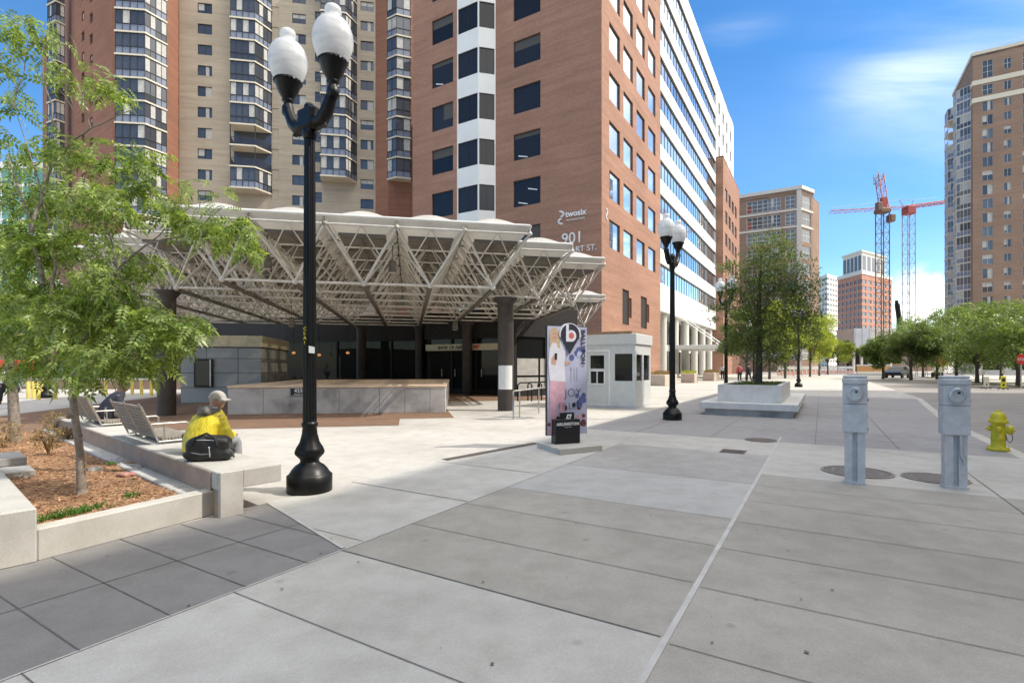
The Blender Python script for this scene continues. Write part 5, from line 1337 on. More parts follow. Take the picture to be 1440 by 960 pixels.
# ------------------------------------------------------------------ handrails and cycle stands
mb = MB(); ra, rb_ = (.04, 14.6), (1.75, 18.2); dr = unit(rb_[0] - ra[0], rb_[1] - ra[1])
mb.tube([(*ra, 0), (*ra, .78), (*fr(ra, dr, .05, D2, 0), .80), (*rb_, .82)], .024, 8)
for k in (.42, 1.9, 3.4): mb.tube([(*fr(ra, dr, k, D2, 0), 0), (*fr(ra, dr, k, D2, 0), .80)], .02, 8)
tag(mb.build('handrail', 'steel_rail', loc=(*ra, 0)), 'steel handrail running behind the banner', 'handrail')
for k in range(3):
    p = at(738 + k * 14, 22 + k * .5); mb = MB(); mb.tube([(p[0] - .3, p[1], 0), (p[0] - .3, p[1], .7), (p[0] - .2, p[1] - .0, .8), (p[0] + .2, p[1], .8), (p[0] + .3, p[1], .7), (p[0] + .3, p[1], 0)], .03, 8)
    tag(mb.build('cycle_stand', 'black_metal', loc=(*p, 0)), ['dark hoop cycle stand nearest the column', 'middle dark hoop cycle stand by the pavilion window', 'dark hoop cycle stand half hidden by the banner'][k], 'cycle stand', 'cycle stands by the pavilion')

# ------------------------------------------------------------------ concrete tree planter
PO = (8.0, 15.2)     # front right lower corner of the box
def pl_(a, b): return fr(PO, D1, a, D2, b)
o = thing('tree_planter', 'white concrete box planter on a wide plinth, holding the dark green tree', 'planter', (*PO, 0))
mb = MB()
for (a0_, a1_, b0_, b1_) in ((0, .14, 0, 1.78), (4.86, 5, 0, 1.78), (.14, 4.86, 0, .14), (.14, 4.86, 1.64, 1.78)): mb.obox(PO, D1, a0_, a1_, b0_, b1_, .402, .93)
mb.obox(PO, D1, .14, 4.86, .14, 1.64, .402, .84, 1); mb.build('box', ['white_concrete', 'soil'], o)
mb = MB(); mb.obox(PO, D1, -.45, 7.0, -.45, 2.25, .2, .40, 0, .012); mb.build('plinth_slab', 'white_concrete', o)
mb = MB(); mb.obox(PO, D1, -.33, 6.9, -.32, 2.1, -.0, .199); mb.build('plinth_base', 'old_concrete', o)

# ------------------------------------------------------------------ planters with grass by the office block
k = 0
for (u, v, wd, dpt, lab) in ((887, 545.5, 1.1, .8, 'small pale planter box at the brick corner'), (944, 541.5, 4.2, 1.2, 'long beige planter with dry grass left of the second lamp pole'), (979, 538, 1.6, 1.2, 'short beige planter under the white entrance canopy'), (1008, 535, 3.6, 1.1, 'long low planter near the white building columns')):
    p = ground(u, v); o = thing('flower_planter', lab, 'planter', (*p, 0), 0, 'beige planters by the office block')
    mb = MB(); mb.obox(p, D1, -wd / 2 * .9, wd / 2 * .9, 0, dpt, 0, .85, 0, .03); mb.build('box', 'planter_beige', o) if 'planter_beige' in MATS else (concrete('planter_beige', (.55, .46, .38)), mb.build('box', 'planter_beige', o))
    mb = MB(); rg_ = random.Random(int(u))
    for q in range(int(160 * wd)):
        a = fr(p, D1, rg_.uniform(-wd / 2 * .86, wd / 2 * .86), D2, rg_.uniform(.05, dpt - .05)); h = rg_.uniform(.15, .4); dx, dy = rg_.uniform(-.15, .15), rg_.uniform(-.15, .15)
        mb.face([(a[0] - .02, a[1], .86), (a[0] + .02, a[1], .86), (a[0] + dx, a[1] + dy, .86 + h)])
    mb.build('grass', 'leaf_dry' if k % 2 else 'leaf_lime', o); k += 1

# ------------------------------------------------------------------ signs, barriers, car
def board(p, rz, w_, h_, z0, mat, label, legs=True, mark=None):
    o = thing('sign_board', label, 'sign', (*p, 0), rz)
    mb = MB(); mb.obox((0, 0), (1, 0), -w_ / 2, w_ / 2, -.02, .02, z0, z0 + h_, 0, .008); link('board', mb.data('board', mat), o)
    mb = MB()
    if legs:
        for s in (-1, 1): mb.tube([(s * w_ * .35, 0, z0), (s * w_ * .4, -.2, 0)], .03, 6); mb.tube([(s * w_ * .35, 0, z0), (s * w_ * .4, .25, 0)], .03, 6)
    else: mb.obox((0, 0), (1, 0), -w_ / 2, w_ / 2, -.25, .25, 0, z0 - .01)
    link('stand', mb.data('stand', 'black_metal'), o)
    if mark:
        mb = MB(); 
        for (x0, x1, a, b) in mark:
            mb = MB(); mb.obox((0, 0), (1, 0), x0, x1, -.026, -.021, a, b); link('print', mb.data('print', 'poster_black'), o)
    return o
board(ground(1318, 530), 0, 1.35, 1.75, .65, 'sign_cream', 'white sign board on a black base under the red sign', False, [(-.45, .45, 1.95, 2.1), (-.45, .3, 1.65, 1.72), (-.4, .4, 1.4, 1.47), (-.45, .45, 1.1, 1.16)])
board(ground(1387, 546), 0, .36, .72, .08, 'sign_cream', 'small cream folding sign on the street by the trees', True, [(-.03, .05, .2, .35)])
board(ground(1411, 547), 0, .36, .78, .08, 'sign_yellow', 'bright yellow folding sign on the street by the trees', True, [(-.1, .1, .5, .72), (-.06, .06, .2, .36)])
board(at(1296, 75), 0, 1.9, 1.7, 1.6, 'pink_mesh', 'faded pink and white notice board beyond the street', True, [(-.3, .3, 2.1, 2.8)])
def stop_sign(p, zc, r_, label, post=True):
    o = thing('road_sign', label, 'road sign', (*p, 0), 0)
    pts = [(r_ * math.cos(R(22.5 + 45 * k)), zc + r_ * math.sin(R(22.5 + 45 * k))) for k in range(8)]
    mb = MB(); slabxy(mb, pts, -.02, 0); link('plate', mb.data('plate', 'sign_red'), o)
    mb = MB(); mb.tube([(0, .03, 0), (0, .03, zc + r_)], .035, 8); link('post', mb.data('post', 'steel_rail'), o); return o
stop_sign(at(1323, 64), zat(505.5, 64), .85, 'red eight sided road sign half lost in leaves above the white board')
o = stop_sign(at(1436.5, 34), zat(505, 34), .36, 'red STOP sign cut by the right edge of the picture')
me = text_mesh('lettering', 'STOP', .24, 'white_paint', .002, 0, 1, .004); link('lettering', me, o, (-text_width(me) / 2, -.026, zat(505, 34) - .09))
for (u, Y, v, lab) in ((1382, 46, 523, 'small white plate on a post left of the yellow sign'), (1410, 46, 522, 'small white plate on a post above the yellow sign')):
    p = at(u, Y); o = thing('sign_post', lab, 'sign post', (*p, 0), 0, 'small plates on posts'); z = zat(v, Y)
    mb = MB(); mb.tube([(0, 0, 0), (0, 0, z + .2)], .05, 6); link('post', mb.data('post', 'black_metal'), o); mb = MB(); mb.obox((0, 0), (1, 0), -.14, .14, -.07, -.05, z - .22, z + .22); link('plate', mb.data('plate', 'sign_cream'), o)
o = thing('site_hoarding', 'orange brown timber hoarding with pale cap below the unfinished building', 'hoarding', (*at(1205, 104), 0))
hp_ = at(1205, 104); mb = MB(); mb.obox(hp_, (1, 0), 0, 6.9, 0, .15, 0, 1.6); mb.build('boards', 'barrier_orange', o); mb = MB(); mb.obox(hp_, (1, 0), -.1, 7.0, -.05, .2, 1.602, 1.85); mb.build('cap', 'white_concrete', o)
mb = MB(); mb.obox(hp_, (1, 0), -.1, 7.0, -.3, -.01, 0, .45); mb.build('foot', 'sign_cream', o)
for i in range(9):
    u, Y = [(1100, 78), (1111, 80), (1122, 83), (1134, 88), (1147, 92), (1160, 96), (1172, 99), (1184, 101), (1195, 103)][i]; p = at(u, Y)
    o = thing('site_fence', 'red and white site fence panel along the far trees, ' + ['nearest the planter tree', 'second from the planter tree', 'third from the planter tree', 'fourth from the planter tree', 'in the middle of its row', 'fourth from the hoarding', 'third from the hoarding', 'second from the hoarding', 'nearest the timber hoarding'][i], 'fence', (*p, 0), 0, 'site fence panels by the far trees')
    mb = MB(); mb.obox((0, 0), (1, 0), -.75, .75, -.03, .03, .15, .75); link('panel', mb.data('panel', 'pink_mesh'), o)
    mb = MB()
    for x in (-.7, 0, .7): mb.obox((0, 0), (1, 0), x - .05, x + .05, -.05, .05, 0, 1.6)
    mb.obox((0, 0), (1, 0), -.75, .75, -.035, .035, 1.0, 1.5); link('rail', mb.data('rail', 'white_concrete'), o)
def car(p, rz, label):
    o = thing('parked_car', label, 'car', (*p, 0), rz)
    side = [(-2.2, .35), (-2.25, .75), (-1.6, .95), (-1.0, 1.0), (-.45, 1.42), (.75, 1.46), (1.55, 1.05), (2.1, .98), (2.2, .6), (2.15, .35)]
    mb = MB(); n = len(side); rows_ = [(-.85, .96), (-.9, 1.0), (.9, 1.0), (.85, .96)]
    vs = []
    for y, k in rows_:
        for x, z in side: vs.append((x * k, y * (1 - .22 * max(0, z - 1.0) / .46), z if z < 1 else z * (.985 if abs(y) < .87 else 1)))
    fs = []
    for r_ in range(3):
        for k in range(n): fs.append((r_ * n + k, r_ * n + (k + 1) % n, (r_ + 1) * n + (k + 1) % n, (r_ + 1) * n + k))
    fs += [tuple(range(n - 1, -1, -1)), tuple(range(3 * n, 4 * n))]; mb.mesh(vs, fs); link('body', mb.data('body', 'car_paint'), o)
    mb = MB()
    for s in (-1, 1): mb.face([(-.85, s * .79, 1.03), (1.3, s * .79, 1.06), (.7, s * .735, 1.4), (-.4, s * .735, 1.37)][::s])
    link('window', mb.data('window', 'shop_glass'), o)
    for x in (-1.4, 1.4):
        for s in (-1, 1):
            wh = MB(); wh.tube([(x, s * .72, .33), (x, s * .92, .33)], .33, 20); link('wheel', wh.data('wheel', 'rubber'), o)
    return o
car(at(1262, 66), R(40), 'dark parked car half hidden under the street trees')
# left background: low wall, far glass building, red kiosk
o = thing('glass_building', 'distant teal glass building with white roof edge behind the left tree', 'building', (*at(20, 118), 0))
p = at(-60, 118); mb = MB(); mb.obox(p, (1, 0), 0, 20.5, 0, 20, 0, zat(237, 118)); mb.build('wall', 'teal_glass', o)
mb = MB()
for k in range(9): mb.obox(p, (1, 0), k * 2.5, k * 2.5 + .2, -.1, -.0, 0, zat(237, 118))
for k in range(11): mb.obox(p, (1, 0), 0, 20.5, -.08, -.0, 3 + k * 4, 3.5 + k * 4)
mb.obox(p, (1, 0), -.3, 20.8, -.3, 20, zat(237, 118), zat(228, 118)); mb.build('frame', 'white_panel', o)
o = thing('low_wall', 'low brown brick wall behind the yellow bollards', 'wall', (*at(70, 33), 0))
mb = MB(); A, B = at(-40, 34), at(262, 33.5); d = unit(B[0] - A[0], B[1] - A[1]); mb.obox(A, d, 0, math.hypot(B[0] - A[0], B[1] - A[1]), 0, .5, 0, .62); mb.build('wall', 'brown_brick', o)
mb = MB(); mb.obox(A, d, 0, math.hypot(B[0] - A[0], B[1] - A[1]), -.04, .54, .62, .70); mb.build('coping', 'cast_concrete', o)
o = thing('podium_building', 'brown podium wall with dark openings behind the left hedge', 'building', (*at(100, 50), 0))
A, B = at(-60, 52), at(262, 49); Wp = math.hypot(B[0] - A[0], B[1] - A[1]); mb = MB(); opp = [(x, x + 3.4, .4, 4.2) for x in np.arange(1, Wp - 4, 5)]
wall(mb, A, B, 0, 8.5, opp, .5); mb.prism([A, B, at(262, 62), at(-60, 62)], 8.5, 8.8); mb.build('wall', 'brown_brick', o)
mb = MB()
for x0, x1, a, b in opp:
    p, q = wallpt(A, B, x0, .4), wallpt(A, B, x1, .4); mb.face([(*p, a), (*q, a), (*q, b), (*p, b)])
mb.build('glazing', 'shop_glass', o)
p = at(12, 29); o = thing('vending_cart', 'red canopied vending cart far left behind the walking person', 'cart', (*p, 0))
mb = MB(); mb.obox(p, (1, 0), -.7, .7, 0, .9, 1.25, 1.85, 0, .05); mb.build('awning', 'sign_red', o)
mb = MB(); mb.obox(p, (1, 0), -.6, .6, .1, .8, .35, .95, 0, .03)
for x in (-.6, .6): mb.tube([(p[0] + x, p[1] + .1, 0), (p[0] + x, p[1] + .1, 1.25)], .03, 6)
mb.build('body', 'steel_rail', o)
for s in (-.4, .4):
    mb = MB(); mb.tube([(p[0] + s, p[1] + .08, .18), (p[0] + s, p[1] + .02, .18)], .18, 14); mb.build('wheel', 'rubber', o)
# ------------------------------------------------------------------ people
def skin_mesh(name, verts, edges, radii, mats, sub=2, facemat=None):
    me = bpy.data.meshes.new(name); me.from_pydata(verts, edges, []); o = bpy.data.objects.new(name, me); COL.objects.link(o)
    sk = o.modifiers.new('skin', 'SKIN'); sk.use_smooth_shade = True
    for d_, r_ in zip(me.skin_vertices[0].data, radii): d_.radius = (r_, r_) if isinstance(r_, (int, float)) else r_
    me.skin_vertices[0].data[0].use_root = True
    if sub: s_ = o.modifiers.new('sub', 'SUBSURF'); s_.levels = sub
    out = bpy.data.meshes.new_from_object(o.evaluated_get(bpy.context.evaluated_depsgraph_get()))
    COL.objects.unlink(o); bpy.data.objects.remove(o); out.name = name; out.materials.clear()
    for m_ in mats: out.materials.append(MATS[m_])
    for p_ in out.polygons: p_.use_smooth = True; p_.material_index = facemat(p_.center) if facemat else 0
    return out
plain('skin_pale', (.58, .33, .24), .5, var=.08, scale=30); plain('skin_dark', (.16, .085, .055), .5, var=.08, scale=30)
plain('jacket_yellow', (.78, .63, .04), .5, var=.14, scale=9)
nt = MATS['jacket_yellow'].node_tree; tc = N(nt, 'ShaderNodeTexCoord').outputs['Object']; mp = N(nt, 'ShaderNodeMapping'); mp.inputs['Scale'].default_value = (1, 1, .45); mp.inputs['Rotation'].default_value = (.5, .3, 0); nt.links.new(tc, mp.inputs[0])
n = noise(nt, mp.outputs[0], 13, 3, .5); n.inputs['Distortion'].default_value = 1.2; bump(nt, nt.nodes['Principled BSDF'], n.outputs[0], .45, .035); plain('cap_grey', (.42, .40, .37), .8, var=.1, scale=30); plain('camo_grey', (.26, .25, .24), .8, var=.75, scale=22)
plain('navy_cloth', (.022, .026, .045), .8, var=.2); plain('grey_cloth', (.30, .31, .33), .8, var=.15); plain('white_cloth', (.72, .72, .72), .7, var=.08); plain('black_cloth', (.014, .014, .016), .8, var=.2)
plain('red_cloth', (.42, .09, .09), .8, var=.15); plain('hair_dark', (.02, .016, .013), .7, var=.2); plain('bag_black', (.012, .012, .013), .38, var=.3, scale=16, bmp=.6); plain('bag_grey', (.14, .14, .14), .5, var=.2)

def person(p, face, label, pose, top, bottom, skin, scale=1.0, head_turn=0.0, hat=None, collar=None, z0=0.0, hair='hair_dark'):
    """local frame: x forward, y left. pose: 'sit' or 'stand' or 'walk'"""
    o = thing('person', label, 'person', (*p, z0), face); k = scale
    if pose == 'sit':
        pel = (0, 0, .12); sp1, sp2, sp3 = (.01, 0, .25), (.07, 0, .37), (.14, 0, .455); nk, hd = (.19, 0, .52), (.25, 0, .61)
        hip = .09; kn = (.44, .13, .13); an = (.47, .12, -.34); toe = (.62, .13, -.40)
        sh = (.13, .185, .445); el = (.15, .27, .22); wr = (.36, .15, .20); fl = -.43
    else:
        st_ = .16 if pose == 'walk' else .03
        pel = (0, 0, .93); sp1, sp2, sp3 = (0, 0, 1.08), (.01, 0, 1.26), (.015, 0, 1.38); nk, hd = (.02, 0, 1.48), (.045, 0, 1.60)
        sh = (.015, .17, 1.40); el = (-.02, .235, 1.12); wr = (.10, .23, .88)
    def S(q): return (q[0] * k, q[1] * k, q[2] * k)
    def mir(q): return (q[0], -q[1], q[2])
    legs = []
    for s in (1, -1):
        if pose == 'sit': legs.append([(.03, s * hip, .11), (kn[0], s * kn[1], kn[2]), (an[0], s * an[1], an[2]), (an[0] + .0, s * an[1], -.40), (toe[0], s * toe[1], toe[2])])
        else:
            f_ = s * st_; legs.append([(0, s * .09, .90), (.03 + f_ * .8, s * .095, .50), (f_ * 1.3 - .02, s * .095, .09), (f_ * 1.3 - .02, s * .095, .05), (f_ * 1.3 + .14, s * .10, .035)])
    # body: one surface
    V = [pel, sp1, sp2, sp3, nk, hd]; E = [(0, 1), (1, 2), (2, 3), (3, 4), (4, 5)]; Rr = [.125, .12, .135, .10, .055, .088] if pose != 'sit' else [.11, .10, .10, .06, .05, .08]
    hdt = (hd[0] + .01, 0, hd[2] + .07); V.append(hdt); E.append((5, 6)); Rr.append(.075)
    for s in (1, -1):
        b = len(V); V += [(sh[0], s * sh[1], sh[2]), (el[0], s * el[1], el[2]), (wr[0], s * wr[1], wr[2])]; E += [(3, b), (b, b + 1), (b + 1, b + 2)]; Rr += [.06 if pose != 'sit' else .04, .045, .03]
        hb = b + 2; d_ = Vector(V[b + 2]) - Vector(V[b + 1]); d_.normalize()
        pm_ = Vector(V[hb]) + d_ * .07; V.append(tuple(pm_)); E.append((hb, len(V) - 1)); Rr.append((.038, .018)); pi = len(V) - 1
        lat = Vector((-d_.y, d_.x, 0)); lat = lat.normalized() if lat.length > .1 else Vector((0, 1, 0))
        for q, (off, ln) in enumerate(((-.027, .065), (-.009, .078), (.009, .075), (.027, .06))):
            v1 = pm_ + lat * off + d_ * ln * .55; v2 = pm_ + lat * off + d_ * ln + Vector((0, 0, -.02)); V += [tuple(v1), tuple(v2)]; E += [(pi, len(V) - 2), (len(V) - 2, len(V) - 1)]; Rr += [.009, .008]
        th = Vector(V[hb]) + d_ * .035 + lat * (-.045 * s) ; V.append(tuple(th)); E.append((hb, len(V) - 1)); Rr.append(.010)
    for lg in legs:
        b = len(V); V += lg; E += [(0, b)] + [(b + i, b + i + 1) for i in range(4)]; Rr += [.085, .06, .042, .04, .035]
    # nose and chin turn with the head
    ct_, s_t = math.cos(head_turn), math.sin(head_turn)
    me = skin_mesh('body', [S(q) for q in V], E, [(r_[0] * k, r_[1] * k) if isinstance(r_, tuple) else r_ * k for r_ in Rr], [skin])
    # sculpted head merged into the body mesh
    bm = bmesh.new(); bm.from_mesh(me); hm = MB(); hc = Vector((hd[0] + .012 * ct_, hd[1] + .012 * s_t, hd[2] + .035))
    nu, nv = 20, 14; vs = []
    for j in range(nv + 1):
        la = math.pi * j / nv - math.pi / 2
        for i in range(nu):
            lo = 2 * math.pi * i / nu; x, y, z = math.cos(la) * math.cos(lo), math.cos(la) * math.sin(lo), math.sin(la)
            fx = .098; 
            if x > 0: fx = .096 + .024 * math.exp(-((lo if lo < 3.2 else lo - 6.283) / .22) ** 2 - ((z + .12) / .2) ** 2) + .006 * math.exp(-((z + .75) / .2) ** 2) - .008 * math.exp(-((abs(lo if lo < 3.2 else lo - 6.283) - .42) / .2) ** 2 - ((z - .08) / .14) ** 2)
            wy = .074 * (1 - .18 * max(0, -z)); vx = x * fx * (1 - .1 * max(0, -z) * (x < 0)); vy = y * wy
            if abs(abs(lo - math.pi) - math.pi / 2) < .2 and abs(z) < .3: vy *= 1.12
            vs.append((hc.x + vx * ct_ - vy * s_t, hc.y + vx * s_t + vy * ct_, hc.z + z * .118))
    bv = [bm.verts.new(S(v)) for v in vs]
    for j in range(nv):
        for i in range(nu):
            f_ = bm.faces.new((bv[j * nu + i], bv[j * nu + (i + 1) % nu], bv[(j + 1) * nu + (i + 1) % nu], bv[(j + 1) * nu + i])); f_.smooth = True
    bm.to_mesh(me); bm.free(); link('body', me, o)
    # clothes
    V = [pel, sp1, sp2, sp3, nk]; E = [(0, 1), (1, 2), (2, 3), (3, 4)]; Rr = [.17, .168, .165, .125, .075] if pose == 'sit' else [.15, .145, .155, .115, .07]
    for s in (1, -1):
        b = len(V); V += [(sh[0], s * sh[1], sh[2]), (el[0], s * el[1], el[2]), (wr[0], s * wr[1], wr[2])]; E += [(3, b), (b, b + 1), (b + 1, b + 2)]; Rr += [.09, .068, .05]
    if pose == 'sit':
        jm = MB(); rings = [(-.02, .03, .185, .165), (-.01, .12, .195, .17), (.01, .22, .195, .16), (.06, .33, .205, .15), (.115, .41, .22, .14), (.155, .475, .195, .118), (.185, .52, .12, .092), (.20, .54, .075, .075)]
        n_ = 26; vs_ = []
        for (rx, rz, rw, rd) in rings:
            for q in range(n_):
                t = 2 * math.pi * q / n_; e_ = lambda v, p_: math.copysign(abs(v) ** p_, v); wv = 1 + .03 * math.sin(5 * t + rz * 40) * (rz < .45)
                vs_.append(S((rx + rd * e_(math.cos(t), .85) * wv, rw * e_(math.sin(t), .85) * wv, rz)))
        jm.mesh(vs_, [(a_ * n_ + q, a_ * n_ + (q + 1) % n_, (a_ + 1) * n_ + (q + 1) % n_, (a_ + 1) * n_ + q) for a_ in range(len(rings) - 1) for q in range(n_)])
        jm.mesh(vs_[:n_], [tuple(range(n_ - 1, -1, -1))]); jm.mesh(vs_[-n_:], [tuple(range(n_))])
        for s in (1, -1):
            a_, b_, c_ = Vector((sh[0] + .01, s * (sh[1] - .03), sh[2] - .015)), Vector((el[0], s * el[1], el[2])), Vector((wr[0], s * wr[1], wr[2])); pp, rr_ = [], []
            for q in range(9): t = q / 8; pp.append(S(a_.lerp(b_, t))); rr_.append((.088 - .02 * t + .006 * math.sin(q * 2.4)) * k)
            for q in range(1, 9): t = q / 8; pp.append(S(b_.lerp(c_, t))); rr_.append((.068 - .02 * t + .006 * math.sin(q * 2.2)) * k)
            jm.tube(pp, rr_, 14)
        tmp = bpy.data.objects.new('tmp', jm.data('jacket', top)); COL.objects.link(tmp); rm = tmp.modifiers.new('r', 'REMESH'); rm.mode = 'VOXEL'; rm.voxel_size = .014; rm.use_smooth_shade = True
        sm = tmp.modifiers.new('s', 'SMOOTH'); sm.iterations = 5; sm.factor = .5
        jme = bpy.data.meshes.new_from_object(tmp.evaluated_get(bpy.context.evaluated_depsgraph_get())); COL.objects.unlink(tmp); bpy.data.objects.remove(tmp)
        jme.name = 'jacket'; jme.materials.clear(); jme.materials.append(MATS[top]); link('jacket', jme, o)
    else: link('jacket', skin_mesh('jacket', [S(q) for q in V], E, [r_ * k for r_ in Rr], [top]), o)
    V = [(pel[0], 0, pel[2] - .0)]; E = []; Rr = [.145]
    for lg in legs:
        b = len(V); V += [lg[0], lg[1], lg[2]]; E += [(0, b), (b, b + 1), (b + 1, b + 2)]; Rr += [.105, .078, .062]
    link('trousers', skin_mesh('trousers', [S(q) for q in V], E, [r_ * k for r_ in Rr], [bottom]), o)
    for lg in legs:
        mb = MB(); a, b = Vector(lg[3]), Vector(lg[4]); mb.ball(tuple((a + b) / 2 * k), .12 * k, 0, 12, 8, (1.15, .42, .42)); link('shoe', mb.data('shoe', 'black_cloth'), o)
    if hat:
        mb = MB(); n = 20; vs = []; fs = []
        for j in range(7):
            la = math.pi / 2 * j / 6
            for i in range(n):
                lo = 2 * math.pi * i / n; x, y = .112 * math.cos(la) * math.cos(lo), .092 * math.cos(la) * math.sin(lo)
                vs.append(S((hc.x + x * ct_ - y * s_t, hc.y + x * s_t + y * ct_, hc.z + .03 + .105 * math.sin(la))))
        for j in range(6):
            for i in range(n): fs.append((j * n + i, j * n + (i + 1) % n, (j + 1) * n + (i + 1) % n, (j + 1) * n + i))
        mb.mesh(vs, fs, 0, True)
        if hat[1] == 'cap':
            vs = []
            for r_ in range(4):
                for i in range(9):
                    lo = R(-58 + 116 * i / 8); d_ = .10 + .10 * r_ / 3 * math.cos(lo * 1.1); x, y = d_ * math.cos(lo) * (1 if r_ else 1.05), (.09 + .0 * r_) * math.sin(lo) * (1.0)
                    vs.append(S((hc.x + x * ct_ - y * s_t, hc.y + x * s_t + y * ct_, hc.z + .036 - .02 * r_ / 3 - .03 * (math.sin(lo)) ** 2 * r_ / 3)))
            m2 = MB(); m2.mesh(vs, [(r_ * 9 + i, r_ * 9 + i + 1, r_ * 9 + 10 + i, r_ * 9 + 9 + i) for r_ in range(3) for i in range(8)], 0, True)
            m2.mesh([(a, b, c - .008) for a, b, c in vs], [(r_ * 9 + i, r_ * 9 + 9 + i, r_ * 9 + 10 + i, r_ * 9 + i + 1) for r_ in range(3) for i in range(8)], 0, True)
            h = link('cap', mb.data('cap', hat[0]), o); link('visor', m2.data('visor', hat[0]), h)
        else: link('beanie', mb.data('beanie', hat[0]), o)
    else:
        mb = MB(); mb.ball(S((hc.x - .018 * ct_, hc.y - .018 * s_t, hc.z + .028)), .112 * k, 0, 14, 10, (.93, .76, .96)); link('hair', mb.data('hair', hair), o)
    for s in (1, -1):
        ex, ey = .088, s * .03; mb = MB(); mb.ball(S((hc.x + ex * ct_ - ey * s_t, hc.y + ex * s_t + ey * ct_, hc.z + .005)), .010 * k, 0, 8, 6); link('eye', mb.data('eye', 'hair_dark'), o)
    if collar:
        mb = MB(); mb.lathe([(.105, .43), (.125, .46), (.115, .51), (.09, .55), (.08, .54)], (nk[0] - .06, 0, .035), 18)
        rs_ = random.Random(2); mb.v = [S((x + rs_.uniform(-.012, .012), y * 1.15 + rs_.uniform(-.012, .012), z + rs_.uniform(-.015, .02))) for x, y, z in mb.v]; link('hood', mb.data('hood', collar), o)
    return o
P1 = fr((-2.92, 5.07), F1, .31, F2, 1.38)
person(P1, R(74), 'person in a yellow jacket and grey cap sitting on the seat wall, back turned', 'sit', 'jacket_yellow', 'grey_cloth', 'skin_pale', .96, R(-80), ('cap_grey', 'cap'), 'camo_grey', .45)
P2 = fr(BN1, F1, .20, F2, -.05)
person(P2, ang(F1), 'person in a dark hat and navy jacket sitting on the far bench', 'sit', 'navy_cloth', 'grey_cloth', 'skin_dark', .93, R(-35), ('black_cloth', 'beanie'), None, .53)
person(ground(10, 568), R(200), 'person in a white top walking behind the young left tree', 'walk', 'white_cloth', 'black_cloth', 'skin_dark', .93)
person(at(1040, 47), R(80), 'person in a red top and black trousers beyond the tree planter', 'stand', 'red_cloth', 'black_cloth', 'skin_pale')
person(at(1016, 58), R(250), 'person in a white top standing by the far office planters', 'walk', 'white_cloth', 'black_cloth', 'skin_pale')
person(at(1053, 49), R(120), 'person in black seen behind the planter tree trunk', 'walk', 'black_cloth', 'black_cloth', 'skin_pale')
# black bag beside the seated person
bg_p = fr((-2.92, 5.07), F1, .21, F2, .80)
o = thing('black_bag', 'bulging black holdall on the seat wall behind the person in yellow', 'bag', (*bg_p, .452), R(12)); o.scale = (.84, .84, .92)
bm = bmesh.new(); bmesh.ops.create_cube(bm, size=1); bmesh.ops.subdivide_edges(bm, edges=bm.edges[:], cuts=9, use_grid_fill=True)
rs_ = random.Random(9)
for v in bm.verts:
    x, y, z = v.co * 2; l = (abs(x) ** 4 + abs(y) ** 4 + abs(z) ** 4) ** .25; x, y, z = x / l, y / l, z / l
    bul = .03 * math.sin(5 * x + 1) * math.cos(4 * z) + .02 * math.sin(11 * x + 3 * y)
    v.co = Vector((x * (.27 + .04 * (z < -.2)) + bul * .3, y * .15 * (1 + bul * 2), .145 + z * .145 * (1 + .22 * math.cos(1.4 * x) - .12 + bul)))
    if v.co.z < .004: v.co.z = .0
me = bpy.data.meshes.new('body'); bm.to_mesh(me); bm.free(); me.materials.append(MATS['bag_black']); [setattr(p_, 'use_smooth', True) for p_ in me.polygons]; link('body', me, o)
mb = MB(); mb.tube([(-.16, -.14, .2), (-.12, -.165, .29), (0, -.10, .335), (.12, -.165, .28), (.15, -.15, .18)], .013, 8); link('handle', mb.data('handle', 'bag_black'), o)
mb = MB(); mb.tube([(-.24, -.08, .24), (-.1, -.14, .262), (.08, -.145, .255), (.25, -.07, .2)], .006, 6); mb.tube([(.05, -.158, .16), (.06, -.165, .06)], .007, 5); mb.ball((.05, -.166, .17), .012); link('zip', mb.data('zip', 'meter_socket'), o)
mb = MB(); mb.tube([(.22, -.09, .16), (.29, -.06, .1), (.3, 0, .03)], .016, 6); mb.tube([(-.22, -.12, .12), (-.05, -.16, .09), (.2, -.12, .1)], .01, 6); link('strap', mb.data('strap', 'bag_grey'), o)

# ------------------------------------------------------------------ foliage
def rot_mats(n, rng, droop=None):
    a = rng.uniform(0, 2 * np.pi, n); b = rng.uniform(-.9, .9, n) if droop is None else droop + rng.uniform(-.6, .6, n); c = rng.uniform(-.9, .9, n)
    ca, sa, cb_, sb, cc, sc = np.cos(a), np.sin(a), np.cos(b), np.sin(b), np.cos(c), np.sin(c); z = np.zeros(n); o_ = np.ones(n)
    Rz = np.stack([ca, -sa, z, sa, ca, z, z, z, o_], 1).reshape(n, 3, 3); Ry = np.stack([cb_, z, sb, z, o_, z, -sb, z, cb_], 1).reshape(n, 3, 3); Rx = np.stack([o_, z, z, z, cc, -sc, z, sc, cc], 1).reshape(n, 3, 3)
    return Rz @ Ry @ Rx
def leaflet(x, y, ax, l, w):
    """pointed leaf as two folded quads -> one six-point face"""
    d = np.array(ax) / np.linalg.norm(ax); nrm = np.array([-d[1], d[0], 0]); o_ = np.array([x, y, 0.0])
    return [o_, o_ + d * l * .35 + nrm * w * .5 + [0, 0, .12 * w], o_ + d * l, o_ + d * l * .35 - nrm * w * .5 + [0, 0, .12 * w]]
def pinnate(pairs, ln, l, w):
    q = []
    for k in range(pairs):
        x = ln * (k + 1) / (pairs + .6); s_ = 1 - .35 * abs(k / pairs - .4)
        for s in (1, -1): q.append(leaflet(x, 0, (.45, s, 0), l * s_, w * s_))
    q.append(leaflet(ln * .95, 0, (1, 0, 0), l, w)); q = np.array(q)
    q[:, :, 2] -= .55 * (q[:, :, 0] ** 2) / ln          # drooping rib
    return q
